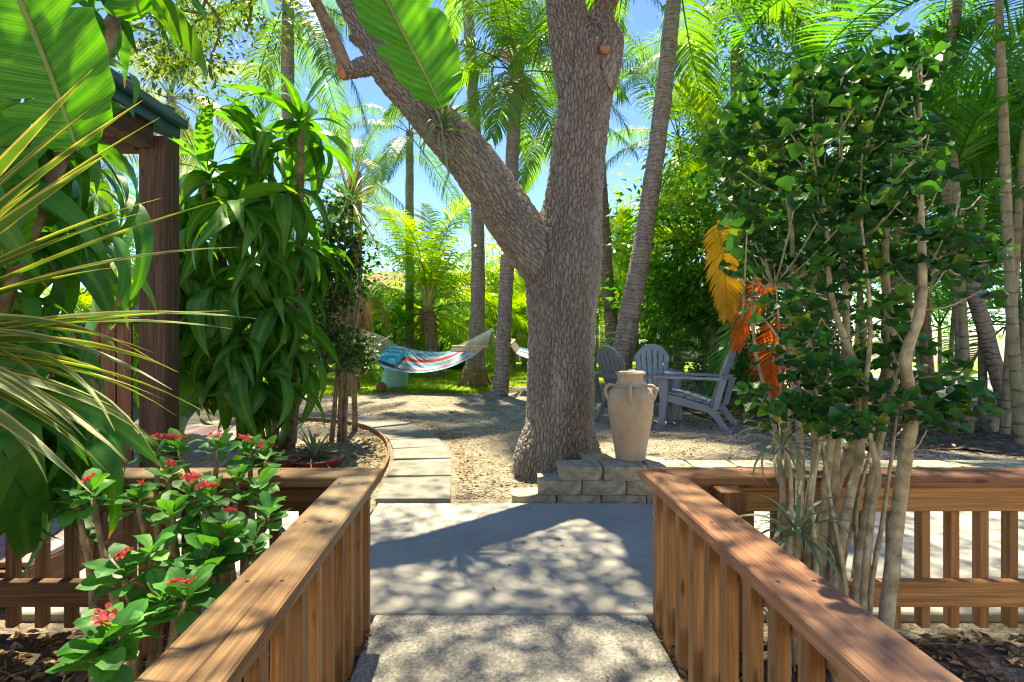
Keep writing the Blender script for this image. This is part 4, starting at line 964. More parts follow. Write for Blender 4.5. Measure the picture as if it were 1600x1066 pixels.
ros = [(145, 768, 1.75, 1), (120, 775, 1.8, 0), (215, 775, 1.7, 1), (262, 740, 1.85, 1), (300, 765, 1.75, 1), (340, 695, 2.0, 1), (390, 700, 2.02, 1), (245, 700, 2.0, 1), (372, 745, 1.9, 0), (330, 775, 1.7, 1), (405, 760, 1.85, 0), (352, 820, 1.6, 1), (305, 830, 1.65, 0), (195, 892, 1.45, 1), (290, 928, 1.38, 1), (178, 985, 1.3, 1), (252, 935, 1.42, 0), (420, 800, 1.75, 0), (395, 845, 1.62, 0), (318, 885, 1.5, 0), (235, 860, 1.5, 0), (280, 700, 2.0, 1), (415, 712, 2.05, 1), (270, 800, 1.65, 0), (340, 860, 1.55, 0), (160, 1010, 1.25, 0)]
roots = [Vector((-.95, 1.62, -.03)), Vector((-.85, 1.75, -.03)), Vector((-1.05, 1.5, -.03)), Vector((-.78, 1.9, -.03)), Vector((-.82, 1.35, -.03))]
for k_, (px, py, Y, fl) in enumerate(ros):
    c = P(px, py, Y); rt = min(roots, key=lambda r_: (r_ - Vector((c.x, c.y, 0))).length + random.random() * .1)
    mid = rt.lerp(c, .55) + Vector((random.uniform(-.05, .05), random.uniform(-.05, .05), .02)); mb = MB()
    A = spline([(*rt, .013), (*mid, .011), (*(c - Vector((0, 0, .02))), .008)], 16); mb.tube([Vector(a[:3]) for a in A], [a[3] for a in A], 7, True, .2)
    for a in A[3:]:
        for _ in range(4):
            dv = sph(random.uniform(0, 6.28), R(random.uniform(-10, 40))); b = Vector(a[:3]); s_ = dv.orthogonal().normalized() * .002
            mb.add([b + s_, b - s_, b + dv * (a[3] + .014)], [(0, 1, 2)])
    mb.build('stem', M['brownstem'], ct)
    n_ = random.randint(11, 15)
    for i in range(n_):
        az = i * 2.4 + random.uniform(-.3, .3); u = i / n_; dv = sph(az, R(60 - 62 * u + random.uniform(-10, 10)))
        place(random.choice(lm), 'leaf', ct, c + Vector((0, 0, -.055 * u)) + dv * .006, dv, random.uniform(.7, 1.15) * (1.15 if py > 850 else 1), random.uniform(-.4, .4))
    if fl:
        for j in range(random.choice((2, 2, 3))):
            o = link('flower', random.choice(fm), None, ct); dv = sph(random.uniform(0, 6.28), R(45)); pp_ = c + dv * .030 + Vector((0, -.01, .015)); 
            o.location = pp_ - wloc(ct); o.rotation_euler = (R(random.uniform(15, 60)), R(random.uniform(-25, 25)), random.uniform(0, 6)); o.scale = (random.uniform(.7, .95),) * 3

# ------------------------------------------------------------------ tall aralia inside the right railing
def scallop_mesh(name, mat, seed):
    r_ = random.Random(seed); n = 14; R0 = .0205; vs = [Vector((0, R0 * .55, -.006))]; g = [(0, 0, 0)]
    for i in range(n):
        a = 2 * math.pi * i / n + .26; rr_ = R0 * (1 + .045 * (-1) ** i + r_.uniform(-.03, .03)); x, y = rr_ * math.sin(a) * 1.08, -rr_ * math.cos(a) * .98 + R0
        vs.append(Vector((x, y, .012 * (abs(x) / R0) ** 1.5 - .010 * (y / R0 / 2) ** 2 + .004 * math.sin(a * 3 + seed)))); g.append((.8, i, seed))
    mb = MB(); mb.add(vs, [(0, i, i % n + 1) for i in range(1, n + 1)], g, True); return mb.mesh(name, mat)
ar = thing('aralia_shrub', 'tall many stemmed aralia with small round dark leaves inside the right railing', 'shrub', (1.25, 1.9, -.02))
AY = 1.93
S_ = [([(1383, 1000), (1392, 900), (1408, 760), (1425, 640), (1415, 560), (1440, 470), (1438, 330), (1436, 200), (1440, 90)], .028, -.16),
      ([(1268, 905), (1290, 800), (1320, 720), (1372, 620), (1392, 540), (1383, 430), (1388, 300), (1392, 180)], .030, .06),
      ([(1283, 900), (1288, 780), (1300, 680), (1322, 540), (1318, 400), (1314, 250), (1316, 130)], .019, .0),
      ([(1243, 880), (1250, 760), (1248, 640), (1232, 500), (1238, 380), (1222, 250), (1212, 190)], .018, .02),
      ([(1228, 870), (1222, 760), (1205, 640), (1183, 560), (1176, 470), (1190, 380)], .013, .08),
      ([(1305, 910), (1325, 790), (1345, 690), (1338, 580), (1300, 470), (1290, 340), (1270, 200)], .020, -.05),
      ([(1335, 920), (1350, 820), (1368, 720), (1398, 600), (1420, 500), (1480, 380), (1500, 300)], .017, -.02),
      ([(1262, 890), (1272, 700), (1266, 540), (1278, 380), (1290, 240)], .015, .05),
      ([(1350, 925), (1362, 800), (1372, 740), (1352, 640), (1360, 500), (1345, 330), (1350, 190)], .014, -.1),
      ([(1215, 860), (1228, 720), (1238, 560), (1215, 400), (1170, 300)], .010, .1),
      ([(1297, 905), (1305, 700), (1318, 560), (1322, 470)], .024, .03),
      ([(1320, 915), (1300, 800), (1272, 640), (1210, 520), (1160, 470)], .010, -.08),
      ([(1232, 872), (1236, 760), (1222, 640), (1218, 520), (1210, 420)], .010, -.06), ([(1252, 884), (1262, 780), (1285, 660), (1300, 540), (1330, 440)], .012, .09), ([(1275, 896), (1268, 780), (1282, 660), (1255, 520)], .011, -.09),
      ([(1312, 912), (1335, 780), (1322, 660), (1350, 540), (1362, 420)], .012, .07), ([(1342, 922), (1338, 800), (1362, 690), (1380, 560)], .010, .05), ([(1360, 930), (1378, 820), (1395, 700), (1408, 600)], .011, .02)]
for pts, r0, dy in S_:
    r0 *= .82; n = len(pts); A = [pr(px, py, AY + dy + .05 * math.sin(i), r0 * (1 - .85 * (i / (n - 1)) ** 1.6)) for i, (px, py) in enumerate(pts)]
    v0 = Vector(A[0][:3]); A.insert(0, (v0.x, v0.y, -.05, r0 * 1.1)) if v0.z > 0 else None
    mb = MB(); stube(mb, A, 8 * n, 9, .16); mb.build('stem', M['stem'], ar)
CL = [(1175, 190, 40, 60, 8), (1225, 190, 45, 60, 12), (1290, 150, 60, 40, 12), (1350, 180, 55, 60, 12), (1420, 130, 40, 30, 5), (1400, 220, 55, 60, 12), (1180, 300, 45, 60, 9), (1250, 290, 60, 60, 14), (1320, 290, 60, 60, 13), (1390, 320, 60, 50, 13), (1450, 250, 40, 70, 7), (1470, 400, 50, 50, 8), (1520, 420, 40, 30, 4), (1180, 400, 40, 40, 7), (1230, 420, 50, 40, 9), (1330, 400, 60, 30, 10), (1400, 425, 70, 25, 12), (1280, 470, 60, 30, 5), (1250, 560, 50, 25, 6), (1300, 620, 70, 40, 11), (1390, 545, 50, 20, 6), (1240, 650, 40, 40, 7), (1340, 655, 60, 35, 8), (1440, 610, 50, 30, 6), (1475, 590, 40, 20, 4), (1380, 500, 30, 25, 4), (1500, 340, 40, 50, 6), (1140, 230, 25, 60, 4), (1510, 640, 40, 25, 3), (1420, 650, 40, 30, 4), (1440, 95, 26, 22, 7), (1316, 120, 30, 20, 5)]
lv = []; mbt = MB()
stem_pts = np.vstack([np.array([list(P(px, py, AY + dy)) for px, py in spline(p, 40)]) for p, r0, dy in S_])
for px, py, rx, ry, n in CL:
    for _ in range(int(n * 1.25)):
        c = P(random.gauss(px, rx * .55), random.gauss(py, ry * .55), AY + random.gauss(0, .17))
        j = int(np.argmin(((stem_pts - np.array(c)) ** 2).sum(1))); a = Vector(stem_pts[j]) - Vector((0, 0, .06))
        stube(mbt, [(*a, .0038), (*(a.lerp(c, .5) + Vector((0, 0, -.015))), .0028), (*c, .0018)], 6, 5)
        for i in range(random.randint(7, 12)):
            az = random.uniform(0, 6.28); dv = sph(az, R(random.uniform(-20, 45))); lv.append((c + dv * random.uniform(.01, .045) + Vector((0, 0, random.uniform(-.03, .03))), dv, random.uniform(.75, 1.25)))
tag(mbt.build('twigs', M['stem'], ar), kind='stuff')
lv.sort(key=lambda q: q[0].y / q[2]); sm_ = [scallop_mesh('leaf', M['aralia'], i) for i in range(5)]
for p, dv, s in lv[:290]: place(random.choice(sm_), 'leaf', ar, p, dv, s, random.uniform(-.5, .5))
mb = MB(); 
for p, dv, s in lv[290:]:
    me = random.choice(sm_); y = dv.normalized(); z = Vector((0, 0, 1)) - y * y.z; z.normalize(); x = y.cross(z); Mx = Matrix((x, y, z)).transposed() @ Matrix.Rotation(random.uniform(-.5, .5), 3, 'Y')
    mb.add([p + Mx @ (v.co * s) for v in me.vertices], [tuple(f.vertices) for f in me.polygons], [tuple(a.vector) for a in me.attributes['g'].data], True)
tag(mb.build('foliage', M['aralia'], ar), kind='stuff')
rosette('air_plant', 'curly pale air plant at the foot of the aralia stems', 'plant', P(1245, 838, 1.85), 26, .26, .016, 'air', 0, 80, (60, 110, 160))
rosette('air_plant', 'wispy air plant clinging to the left side of the aralia stems', 'plant', P(1222, 700, 1.85), 24, .24, .010, 'air', -10, 75, (80, 130, 170))

# ------------------------------------------------------------------ smaller aralia by the path
sa = thing('aralia_shrub', 'slim aralia with small dark leaves beside the curving paver path', 'shrub', G(532, 690))
SY = G(532, 690).y
for pts, r0 in (([(518, 692), (524, 620), (528, 560), (520, 480), (512, 400)], .028), ([(533, 692), (532, 640), (536, 560), (545, 470), (552, 380)], .03), ([(538, 691), (541, 620), (547, 550), (560, 480), (565, 360)], .024), ([(528, 690), (537, 600), (520, 540), (500, 470)], .016)):
    mb = MB(); stube(mb, [pr(px, py, SY, r0 * (1 - .5 * i / 4)) for i, (px, py) in enumerate(pts)], 20, 8, .15); mb.build('stem', M['brownstem'], sa)
bl = [(tuple(P(px - 22, py, SY)), (rx, .35, rz), n) for px, py, rx, rz, n in ((545, 370, .22, .2, 14), (510, 440, .25, .25, 18), (545, 450, .28, .25, 22), (575, 400, .15, .2, 10), (520, 500, .25, .2, 16), (560, 540, .28, .2, 18), (585, 565, .12, .14, 5), (530, 560, .2, .15, 8), (495, 470, .15, .2, 8), (550, 330, .15, .15, 6))]
cloud('crown', bl, 22, .062, .06, M['aralia_dark'], sa, None, .09, True, 0.1, 50, M['brownstem'])
# agave-like plant in red bowl
rp = G(492, 727, .02); pt_ = thing('red_bowl', 'wide red glazed bowl half sunk in the sand by the path', 'planter', rp)
mb = MB(); mb.lathe([(.001, -.02), (.17, -.02), (.225, .055), (.235, .062), (.238, .072), (.225, .074), (.21, .06), (.2, .05), (.001, .05)], rp, 36); mb.build('bowl', M['redpot'], pt_)
mb = MB(); mb.lathe([(.21, .045), (.12, .052), (.001, .055)], rp, 24); mb.build('soil', M['soil'], pt_)
rosette('agave', 'spiky grey green rosette plant growing in the red bowl', 'plant', rp + Vector((0, 0, .05)), 34, .36, .024, 'air', 5, 75, (15, 35, 60), fold=.4)
rp2 = G(438, 730, .02); mb = MB(); mb.lathe([(.001, -.02), (.12, -.02), (.155, .05), (.165, .06), (.15, .06), (.135, .04), (.001, .035)], rp2, 30)
tag(mb.build('red_dish', M['redpot']), 'small red dish on the sand left of the red bowl', 'planter')

# ------------------------------------------------------------------ porch on the left
po = thing('porch', 'dark timber porch with a green metal roof edge behind the corn plants', 'porch', (-2.46, 4.1, 0))
MB().box((-2.38, 4.1, 1.33), (.19, .19, 2.4), bevel=.006).build('post', M['darkwood'], po)
MB().box((-2.42, 2.7, 2.52), (.12, 2.6, .17), bevel=.005).build('beam', M['darkwood'], po)
MB().box((-3.52, 4.1, 2.525), (2.0, .12, .16), bevel=.005).build('beam', M['darkwood'], po)
mb = MB(); mb.prism([(-2.36, 2.70), (-2.36, 2.745), (-4.9, 3.70), (-4.9, 3.655)], (0, 3.1, 0), (0, 1.1, 0), (1, 0, 0), (0, 0, 1)); mb.build('roof_deck', M['brownwood'], po)
mb = MB(); mb.prism([(-2.30, 2.735), (-2.30, 2.755), (-4.9, 3.732), (-4.9, 3.712)], (0, 3.2, 0), (0, 1.05, 0), (1, 0, 0), (0, 0, 1)); rf = mb.build('roof', M['greenmetal'], po)
for i in range(7):
    x0 = -2.30; y = 1.15 + i * .5; mb = MB(); mb.prism([(-2.31, 2.765), (-2.31, 2.79), (-4.9, 3.765), (-4.9, 3.74)], (0, .03, 0), (0, y, 0), (1, 0, 0), (0, 0, 1)); mb.build('seam', M['greenmetal'], rf)
MB().box((-2.325, 2.65, 2.66), (.03, 3.2, .15), bevel=.003).build('fascia', M['greenmetal'], po)
MB().box((-2.275, 2.65, 2.69), (.06, 3.2, .07), bevel=.01).build('gutter', M['greenmetal'], po)
mb = MB(); mb.prism([(-2.36, 2.58), (-2.36, 2.73), (-4.9, 3.68), (-4.9, 3.53)], (0, .03, 0), (0, 4.21, 0), (1, 0, 0), (0, 0, 1)); mb.build('barge_board', M['greenmetal'], po)
MB().box((-3.30, 4.1, 1.215), (1.5, .10, .045), bevel=.004).build('hand_rail', M['brownwood'], po)
pm = [MB().box((0, 0, 0), (.108, .022, 1.02), bevel=.003).mesh('plank', M['brownwood']) for _ in range(4)]
for i in range(12):
    o = link('plank', pm[i % 4], None, po); o.location = Vector((-2.63 - i * .118, 4.1, .68)) - Vector(po.location); o.rotation_euler = (0, R(random.uniform(-.4, .4)), 0)
dk = thing('deck', 'low pinkish stained timber deck under the porch at the left', 'deck', (-3.2, 3.6, 0))
dm = [MB().box((0, 0, 0), (.135, 3.4, .028), bevel=.004).mesh('board', M['deck']) for _ in range(4)]
x = -2.02; i = 0
while x > -5.2:
    o = link('board', dm[i % 4], None, dk); o.location = Vector((x, 4.1, .146)) - Vector(dk.location); x -= .141; i += 1
MB().box((-1.965, 4.1, .06), (.032, 3.4, .14), bevel=.003).build('fascia', M['brownwood'], dk)
MB().box((-3.6, 2.385, .06), (3.3, .032, .14), bevel=.003).build('fascia', M['brownwood'], dk)

# ------------------------------------------------------------------ hammocks
def hammock(label, NL, NR, FL, FR_, apL, apR, sag, pillow, mat, group='hammocks strung between the palms'):
    base = (NL + NR + FL + FR_) / 4; t = thing('hammock', label, 'hammock', base, group)
    nu, nv = 26, 18; vs = []; g = []; fs = []
    def S(u, v):                                   # u along, v from near to far
        a = NL.lerp(NR, u); b = FL.lerp(FR_, u); p = a.lerp(b, v); return p - Vector((0, 0, sag * (1 - .8 * v) * (4 * u * (1 - u)) ** .9 + .05 * 4 * v * (1 - v) * (.25 + 3 * u * (1 - u))))
    for i in range(nu + 1):
        for j in range(nv + 1): vs.append(S(i / nu, j / nv)); g.append((j / nv * .999, i / nu, 0))
    for i in range(nu):
        for j in range(nv): a = i * (nv + 1) + j; fs.append((a, a + nv + 1, a + nv + 2, a + 1))
    mb = MB(); mb.add(vs, fs, g, True); mb.build('cloth', M[mat], t)
    for A, B, ap, nm in ((NL, FL, apL, 0), (NR, FR_, apR, 1)):
        out = (ap - (A + B) / 2).normalized() * .20; A2, B2 = A + out, B + out; m2 = MB(); e = (B2 - A2).normalized() * .06; m2.tube([A2 - e, B2 + e], .022, 8); m2.build('spreader_bar', M['barwood'], t)
        m2 = MB()
        for k in range(15):
            f_ = (k + .5) / 15; p = A.lerp(B, f_); q = A2.lerp(B2, f_); m2.tube([p, q], .007, 5, False); m2.tube([q, q.lerp(ap, .5) - Vector((0, 0, .02)), ap], .006, 5, False)
        m2.build('cords', M['rope'], t)
    if pillow:
        mb = MB(); c = S(.13, .42) + Vector((0, 0, .07)); ax = (S(.14, .8) - S(.14, .1)).normalized(); ay = (S(.3, .42) - S(.06, .42)).normalized(); az = ay.cross(ax).normalized()
        if az.z < 0: az = -az
        vs = []; fs = []; n = 10
        for sgn in (1, -1):
            for i in range(n + 1):
                for j in range(n + 1):
                    u, v = -1 + 2 * i / n, -1 + 2 * j / n; hgt = .075 * (max(0, 1 - u ** 4) * max(0, 1 - v ** 4)) ** .6; vs.append(c + ax * u * .34 + ay * v * .19 + az * hgt * sgn)
        for s_ in range(2):
            o = s_ * (n + 1) ** 2
            for i in range(n):
                for j in range(n): a = o + i * (n + 1) + j; fs.append((a, a + 1, a + n + 2, a + n + 1) if s_ else (a, a + n + 1, a + n + 2, a + 1))
        mb.add(vs, fs, None, True); mb.build('pillow', M['pillow'], t)
    return t
HA = P(771, 512, 9.9)
hammock('striped fabric hammock with turquoise pillow hung above the turquoise drum', P(578, 563, 10.1), P(748, 550, 9.8), P(618, 538, 11.1), P(700, 549, 11.0), P(546, 505, 10.6), HA, .29, True, 'stripes')
hammock('teal backed hammock glimpsed on both sides of the oak trunk', P(806, 552, 9.6), P(905, 556, 9.0), P(812, 543, 10.4), P(915, 545, 10.0), P(782, 512, 9.7), P(950, 505, 8.3), .12, False, 'stripes')
dp = G(617, 606); dr = thing('drum_planter', 'turquoise painted concrete drum on the grass under the striped hammock', 'planter', (dp.x, dp.y, gzf(dp.x, dp.y)))
mb = MB(); mb.lathe([(.001, -.02), (.255, -.02), (.262, .0), (.26, .3), (.258, .53), (.25, .545), (.215, .545), (.21, .50), (.001, .49)], dr.location, 40); mb.build('drum', M['turquoise'], dr)
cp = G(596, 613); mb = MB(); mb.lathe([(.001, -.085), (.05, -.072), (.085, -.03), (.098, .01), (.085, .06), (.05, .09), (.001, .1)], (0, 0, 0), 18)
o = link('coconut', mb.mesh('coconut', M['coconut'])); o.location = (cp.x, cp.y, gzf(cp.x, cp.y) + .08); o.rotation_euler = (1.2, .3, 0); tag(o, 'brown fallen coconut on the sand in front of the turquoise drum', 'coconut')

# ------------------------------------------------------------------ palms
def gnd(px, py): v = G(px, py); v.z = gzf(v.x, v.y); return v
b = gnd(742, 604)                                  # tall palm with root mass
def ex_a(t, top): root_skirt(t, Vector((b.x, b.y, 0)), .24, gzf(b.x, b.y), .42, 120)
palm('tall palm with a shaggy flared root base right of the striped hammock', b, [pr(742, 612, b.y, .33), pr(742, 590, b.y, .27), pr(744, 560, b.y, .185), pr(746, 500, b.y, .150), pr(747, 400, b.y, .138), pr(744, 250, b.y, .128), pr(737, 120, b.y, .12), pr(731, 0, b.y, .115), pr(728, -90, b.y, .11)], 'palmbark', 'coco', 7, 1.0, 1, 6, extras=ex_a)
b = gnd(784, 621)
def ex_b(t, top):
    shaft_fibre(t, top, .2); mb = MB()
    for i in range(30):
        a = random.uniform(2.5, 6.9); q = sph(a, R(random.uniform(10, 75))); c = top + Vector((0, 0, .05)); stube(mb, [(*c, .012), (*(c + q * .3), .009), (*(c + q * .5 + Vector((0, 0, -.12))), .005)], 6, 5)
    mb.build('flower_stalk', M['flowerstalk'], t)
palm('slim coconut palm with orange flower stalks, crown just left of the oak', b, [pr(779, 628, b.y, .17), pr(783, 600, b.y, .135), pr(788, 500, b.y, .125), pr(793, 400, b.y, .12), pr(800, 250, b.y, .115), pr(806, 150, b.y, .115), pr(807, 105, b.y, .14)], 'palmbark', 'coco', 16, .82, 0, 7, extras=ex_b)
b = gnd(684, 590)
def ex_c(t, top):
    shaft_fibre(t, top, .22); mb = MB()
    for i in range(9):
        a = random.uniform(0, 6.28); q = sph(a, R(random.uniform(60, 82))); stube(mb, [(*(top + Vector((0, 0, -1.0))), .07), (*(top + q * .2), .045), (*(top + q * 1.5), .022)], 8, 6)
    mb.build('petioles', M['ypetiole'], t)
palm('young coconut palm with bright arching fronds behind the striped hammock', b, [pr(683, 594, b.y, .22), pr(680, 570, b.y, .19), pr(674, 530, b.y, .16), pr(668, 480, b.y, .15)], 'palmred', 'cocobright', 24, 1.12, 0, 6, extras=ex_c, skip=lambda az, v: 115 < az < 245 and v > 1)
b = gnd(962, 612)
palm('reddish slim palm standing just behind the right side of the oak', b, [pr(962, 616, b.y, .15), pr(958, 540, b.y, .125), pr(948, 420, b.y, .115), pr(938, 270, b.y, .11), pr(925, 100, b.y, .105), pr(915, -60, b.y, .10)], 'palmred', 'coco', 6, .85, 2, 6)
b = gnd(968, 645)
palm('stout grey palm leaning right between the oak and the garden chairs', b, [pr(957, 650, b.y, .185), pr(966, 590, b.y, .16), pr(985, 490, b.y, .140), pr(1006, 370, b.y, .128), pr(1025, 240, b.y, .12), pr(1040, 120, b.y, .113), pr(1052, 0, b.y, .106), pr(1060, -70, b.y, .10)], 'palmbark', 'coco', 8, .95, 1, 6)
def simple_palm(label, px, Y, ctop, key, n, scale, mat='palmbark', r=.12, lo=0, hi=7, ex=None, lean=0):
    top = P(px, ctop, Y); bx = top.x + lean; base = Vector((bx, Y, gzf(bx, Y)))
    return palm(label, base, [(bx, Y, -.05, r * 1.25), (bx, Y, .5, r), (bx + (top.x - bx) * .5, Y, top.z * .5, r * .92), (top.x, Y, top.z, r * .85)], mat, key, n, scale, lo, hi, extras=ex)
simple_palm('pale feathery palm rising above the porch roof at the upper left', 268, 12.0, 150, 'queen_y', 17, 1.0)
simple_palm('feathery palm with strings of hanging leaflets above the tall corn plant', 450, 10.0, -15, 'queen', 13, 1.05, lo=3)
simple_palm('feathery palm behind the leaning oak limb, crown below the air plant', 640, 14.5, 205, 'queen', 11, .95)
simple_palm('distant feathery palm left of the young coconut palm', 560, 17, 270, 'queen', 14, 1.0)
simple_palm('feathery palm behind the oak with fronds drooping left of the leaning palm', 868, 13.0, 190, 'coco', 12, .9)
simple_palm('palm with a full hanging crown behind the leaning palm', 1060, 12.5, 215, 'coco', 12, 1.0)
simple_palm('dark headed palm behind the chairs, right of the leaning palm', 1150, 10.5, 60, 'queen', 10, 1.0)
simple_palm('shaggy palm trunk holding one end of the striped hammock', 550, 10.7, 430, 'brown', 14, .55, 'fibre', .13, 0, 2)
# areca clumps
def areca(label, px, Y, canes, hts, key, per, scale, spread=.5, group='areca palm clumps', ex=None):
    c = P(px, CY, Y); base = Vector((c.x, Y, gzf(c.x, Y))); t = thing('areca_palm', label, 'palm tree', base, group)
    for i in range(canes):
        a = i * 2.4; q = Vector((math.cos(a), math.sin(a), 0)) * spread * random.uniform(.2, .6); h = random.uniform(*hts); top = base + q * 1.9 + Vector((0, 0, h)); p0 = base + q
        mb = MB(); stube(mb, [(*(p0 - Vector((0, 0, .1))), .042), (*p0.lerp(top, .5), .036), (*top, .03)], 12, 8); mb.build('cane', M['cane'], t)
        mb = MB(); stube(mb, [(*top, .034), (*(top + q * .1 + Vector((0, 0, .22))), .03), (*(top + q * .2 + Vector((0, 0, .5))), .014)], 6, 8); mb.build('crownshaft', M['petiole'], t)
        crown(t, key, top + q * .2 + Vector((0, 0, .4)), per, scale, 0, 5)
    if ex: ex(t, base)
    return t
areca('bright areca clump behind the rear garden chair', 1085, 9.6, 5, (.2, 1.0), 'areca', 7, .85)
areca('yellow green areca clump between the leaning palm and the rear chair', 1010, 11.5, 5, (.3, 1.4), 'areca_y', 7, .95)
areca('tall areca clump with yellow green fronds above the side on chair', 1185, 8.2, 5, (1.6, 3.2), 'areca_y', 7, .9)
areca('tall areca clump at the right edge behind the aralia', 1540, 5.6, 5, (1.4, 2.9), 'areca', 6, .85)
areca('areca clump beyond the mulch bed at the far right', 1640, 6.6, 5, (.8, 2.6), 'areca', 8, .9)
areca('areca clump with low fronds beside the driveway, right of the aralia', 1470, 9.5, 5, (.6, 2.2), 'areca', 8, 1.0)
areca('areca clump rising behind the aralia foliage at the upper right', 1380, 7.2, 4, (1.6, 3.3), 'areca', 5, .95)
areca('dark areca clump of thin canes behind the striped hammock', 620, 15.0, 8, (.4, 1.6), 'areca', 6, .8, .9)
areca('yellow green areca clump behind the porch railing', 190, 8.6, 6, (.2, .9), 'areca_y', 8, .8)
areca('areca clump at the back of the lawn, right of the young coconut palm', 800, 16.0, 7, (.4, 1.6), 'areca_y', 7, .95, .9)
areca('areca clump at the back of the lawn, left of the leaning palm', 925, 15.5, 6, (.5, 2.2), 'areca_y', 7, 1.0, .9)
areca('areca clump low behind the tall corn plant', 470, 12.5, 6, (.3, 1.0), 'areca_y', 7, .8, .8)
# single trunks at the right edge
palm('thin straight palm trunk at the right edge with orange crownshaft', Vector(G(1590, 700)), [pr(1598, 720, 5.0, .045), pr(1585, 560, 5.0, .042), pr(1576, 400, 5.0, .04), pr(1568, 200, 5.0, .038), pr(1562, 60, 5.0, .036), pr(1560, 0, 5.0, .026), pr(1558, -50, 5.0, .012)], 'cane', 'areca', 11, .95, 0, 5)
palm('leaning palm trunk right of the aralia, tilting left at the top', Vector(G(1600, 690)), [pr(1600, 692, 5.75, .085), pr(1570, 620, 5.75, .075), pr(1540, 520, 5.75, .07), pr(1508, 410, 5.75, .068), pr(1480, 290, 5.75, .06), pr(1478, 150, 5.75, .055), pr(1495, 0, 5.75, .05), pr(1500, -60, 5.75, .05)], 'palmbark', 'areca', 12, 1.3, 0, 5)
# dying fronds
df = thing('dying_frond', 'yellow dying palm frond hanging left of the orange one, above the side on chair', 'palm frond', P(1122, 345, 5.6))
o = link('leaf_blade', frond_mesh('yellow_frond', M['dryyellow'], 1.25, R(-58), R(34), 54, .36, .030, .25, .1, .6, seed=3, bare=.03), None, df); o.rotation_euler = (0, R(-8), R(-25)); o.scale = (.82,) * 3
for i, (px, py, az, s, l_) in enumerate(((1212, 455, 20, .56, 'uppermost'), (1216, 535, -15, .58, 'lowest'))):
    df = thing('dying_frond', 'orange red dying palm frond hanging beside the aralia, %s of the two' % l_, 'palm frond', P(px, py - 40, 5.3))
    o = link('leaf_blade', frond_mesh('orange_frond', M['dryorange'], 1.0, R(-45), R(30), 40, .32, .022, .3, .1, .6, seed=5 + i, bare=.05), None, df); o.rotation_euler = (0, 0, R(az)); o.scale = (s * 1.7,) * 3
df = thing('hanging_frond', 'green palm frond hanging down behind the back of the side on chair', 'palm frond', P(1165, 470, 6.9))
o = link('leaf_blade', frond_mesh('hanging_frond', M['areca'], 1.5, R(-62), R(20), 46, .42, .026, .2, .1, .6, seed=9, bare=.05), None, df); o.rotation_euler = (0, 0, R(100))

# ------------------------------------------------------------------ leafy background
def bl_(px, py, Y, rx, rz, n, ry=None): return (tuple(P(px, py, Y)), (rx, ry or rx, rz), n)
def stemto(px, Y, py, r=.07, n=1):
    out = []
    for i in range(n):
        t_ = P(px + random.uniform(-25, 25) * (i > 0), py, Y); bx = P(px, 0, Y).x + .15 * i; out.append([(bx, Y, -.08, r), (bx + random.uniform(-.15, .15), Y, t_.z * .5, r * .8), (t_.x, Y, t_.z, r * .5)])
    return out
tree('leafy green tree right of the leaning palm, behind the rear chair', gnd(1120, 615), stemto(1120, 8.9, 350, .09, 3), [bl_(1090, 370, 8.9, 1.0, .75, 60), bl_(1180, 300, 8.9, .9, .9, 60), bl_(1060, 460, 9.0, .7, .5, 34), bl_(1150, 460, 8.6, .9, .7, 50), bl_(1120, 230, 9.2, .7, .6, 24)], 30, .14, .065, 'treeleaf', cr=.26)
tree('tall airy tree filling the upper right corner of the sky', Vector((P(1270, 0, 9.5).x, 9.5, 0)), stemto(1270, 9.5, 60, .12, 2), [bl_(1190, 20, 9.5, .9, .8, 22), bl_(1260, 90, 9.5, 1.1, .7, 28), bl_(1150, 90, 9.8, .6, .5, 10), bl_(1330, 40, 9.5, .8, .5, 8), bl_(1230, 190, 9.3, .8, .6, 18)], 30, .15, .05, 'treeleaf', cr=.3, down=.6)
tree('dense dark leaved shrub behind the hanging orange fronds', Vector((P(1230, 0, 6.6).x, 6.6, .05)), stemto(1230, 6.6, 420, .05, 3), [bl_(1220, 380, 6.6, .55, .7, 40), bl_(1260, 520, 6.6, .5, .5, 30), bl_(1200, 570, 6.9, .4, .3, 16)], 28, .11, .06, 'treeleaf_d', name='leafy_shrub', cat='shrub', cr=.2)
tree('leafy hedge shrub behind the aralia at the far right', Vector((P(1440, 0, 8.4).x, 8.4, .05)), stemto(1440, 8.4, 350, .07, 2), [bl_(1400, 330, 8.4, .9, 1.0, 46), bl_(1500, 240, 8.4, .9, .9, 40), bl_(1580, 330, 8.0, .8, 1.0, 40)], 28, .13, .055, 'treeleaf_d', name='leafy_shrub', cat='shrub', cr=.26)
tree('lime green shrub at the back of the lawn right of the oak', Vector((P(1000, 0, 14).x, 14, .02)), stemto(1000, 14, 450, .07, 3), [bl_(985, 420, 14, 1.3, 1.0, 44), bl_(1040, 360, 14, 1.3, 1.1, 44), bl_(960, 340, 14.5, 1.0, .9, 26)], 28, .17, .08, 'treeleaf_y', name='leafy_shrub', cat='shrub', cr=.32)
tree('light green leafy tree at the back of the lawn between hammock and oak', Vector((P(790, 0, 17.5).x, 17.5, 0)), stemto(790, 17.5, 420, .1, 2), [bl_(770, 430, 17.5, 1.8, 1.2, 50), bl_(840, 450, 17.5, 1.5, 1.2, 40), bl_(700, 470, 17.8, 1.6, 1.0, 40)], 28, .19, .09, 'treeleaf_y', cr=.36)
tree('green tree behind the back fence left of the young coconut palm', Vector((P(560, 0, 20.5).x, 20.5, 0)), stemto(560, 20.5, 420, .1, 2), [bl_(530, 430, 20.5, 2.2, 1.4, 50), bl_(620, 450, 20.5, 2.0, 1.2, 44), bl_(470, 450, 20.5, 1.8, 1.2, 40)], 28, .2, .1, 'treeleaf', cr=.4)
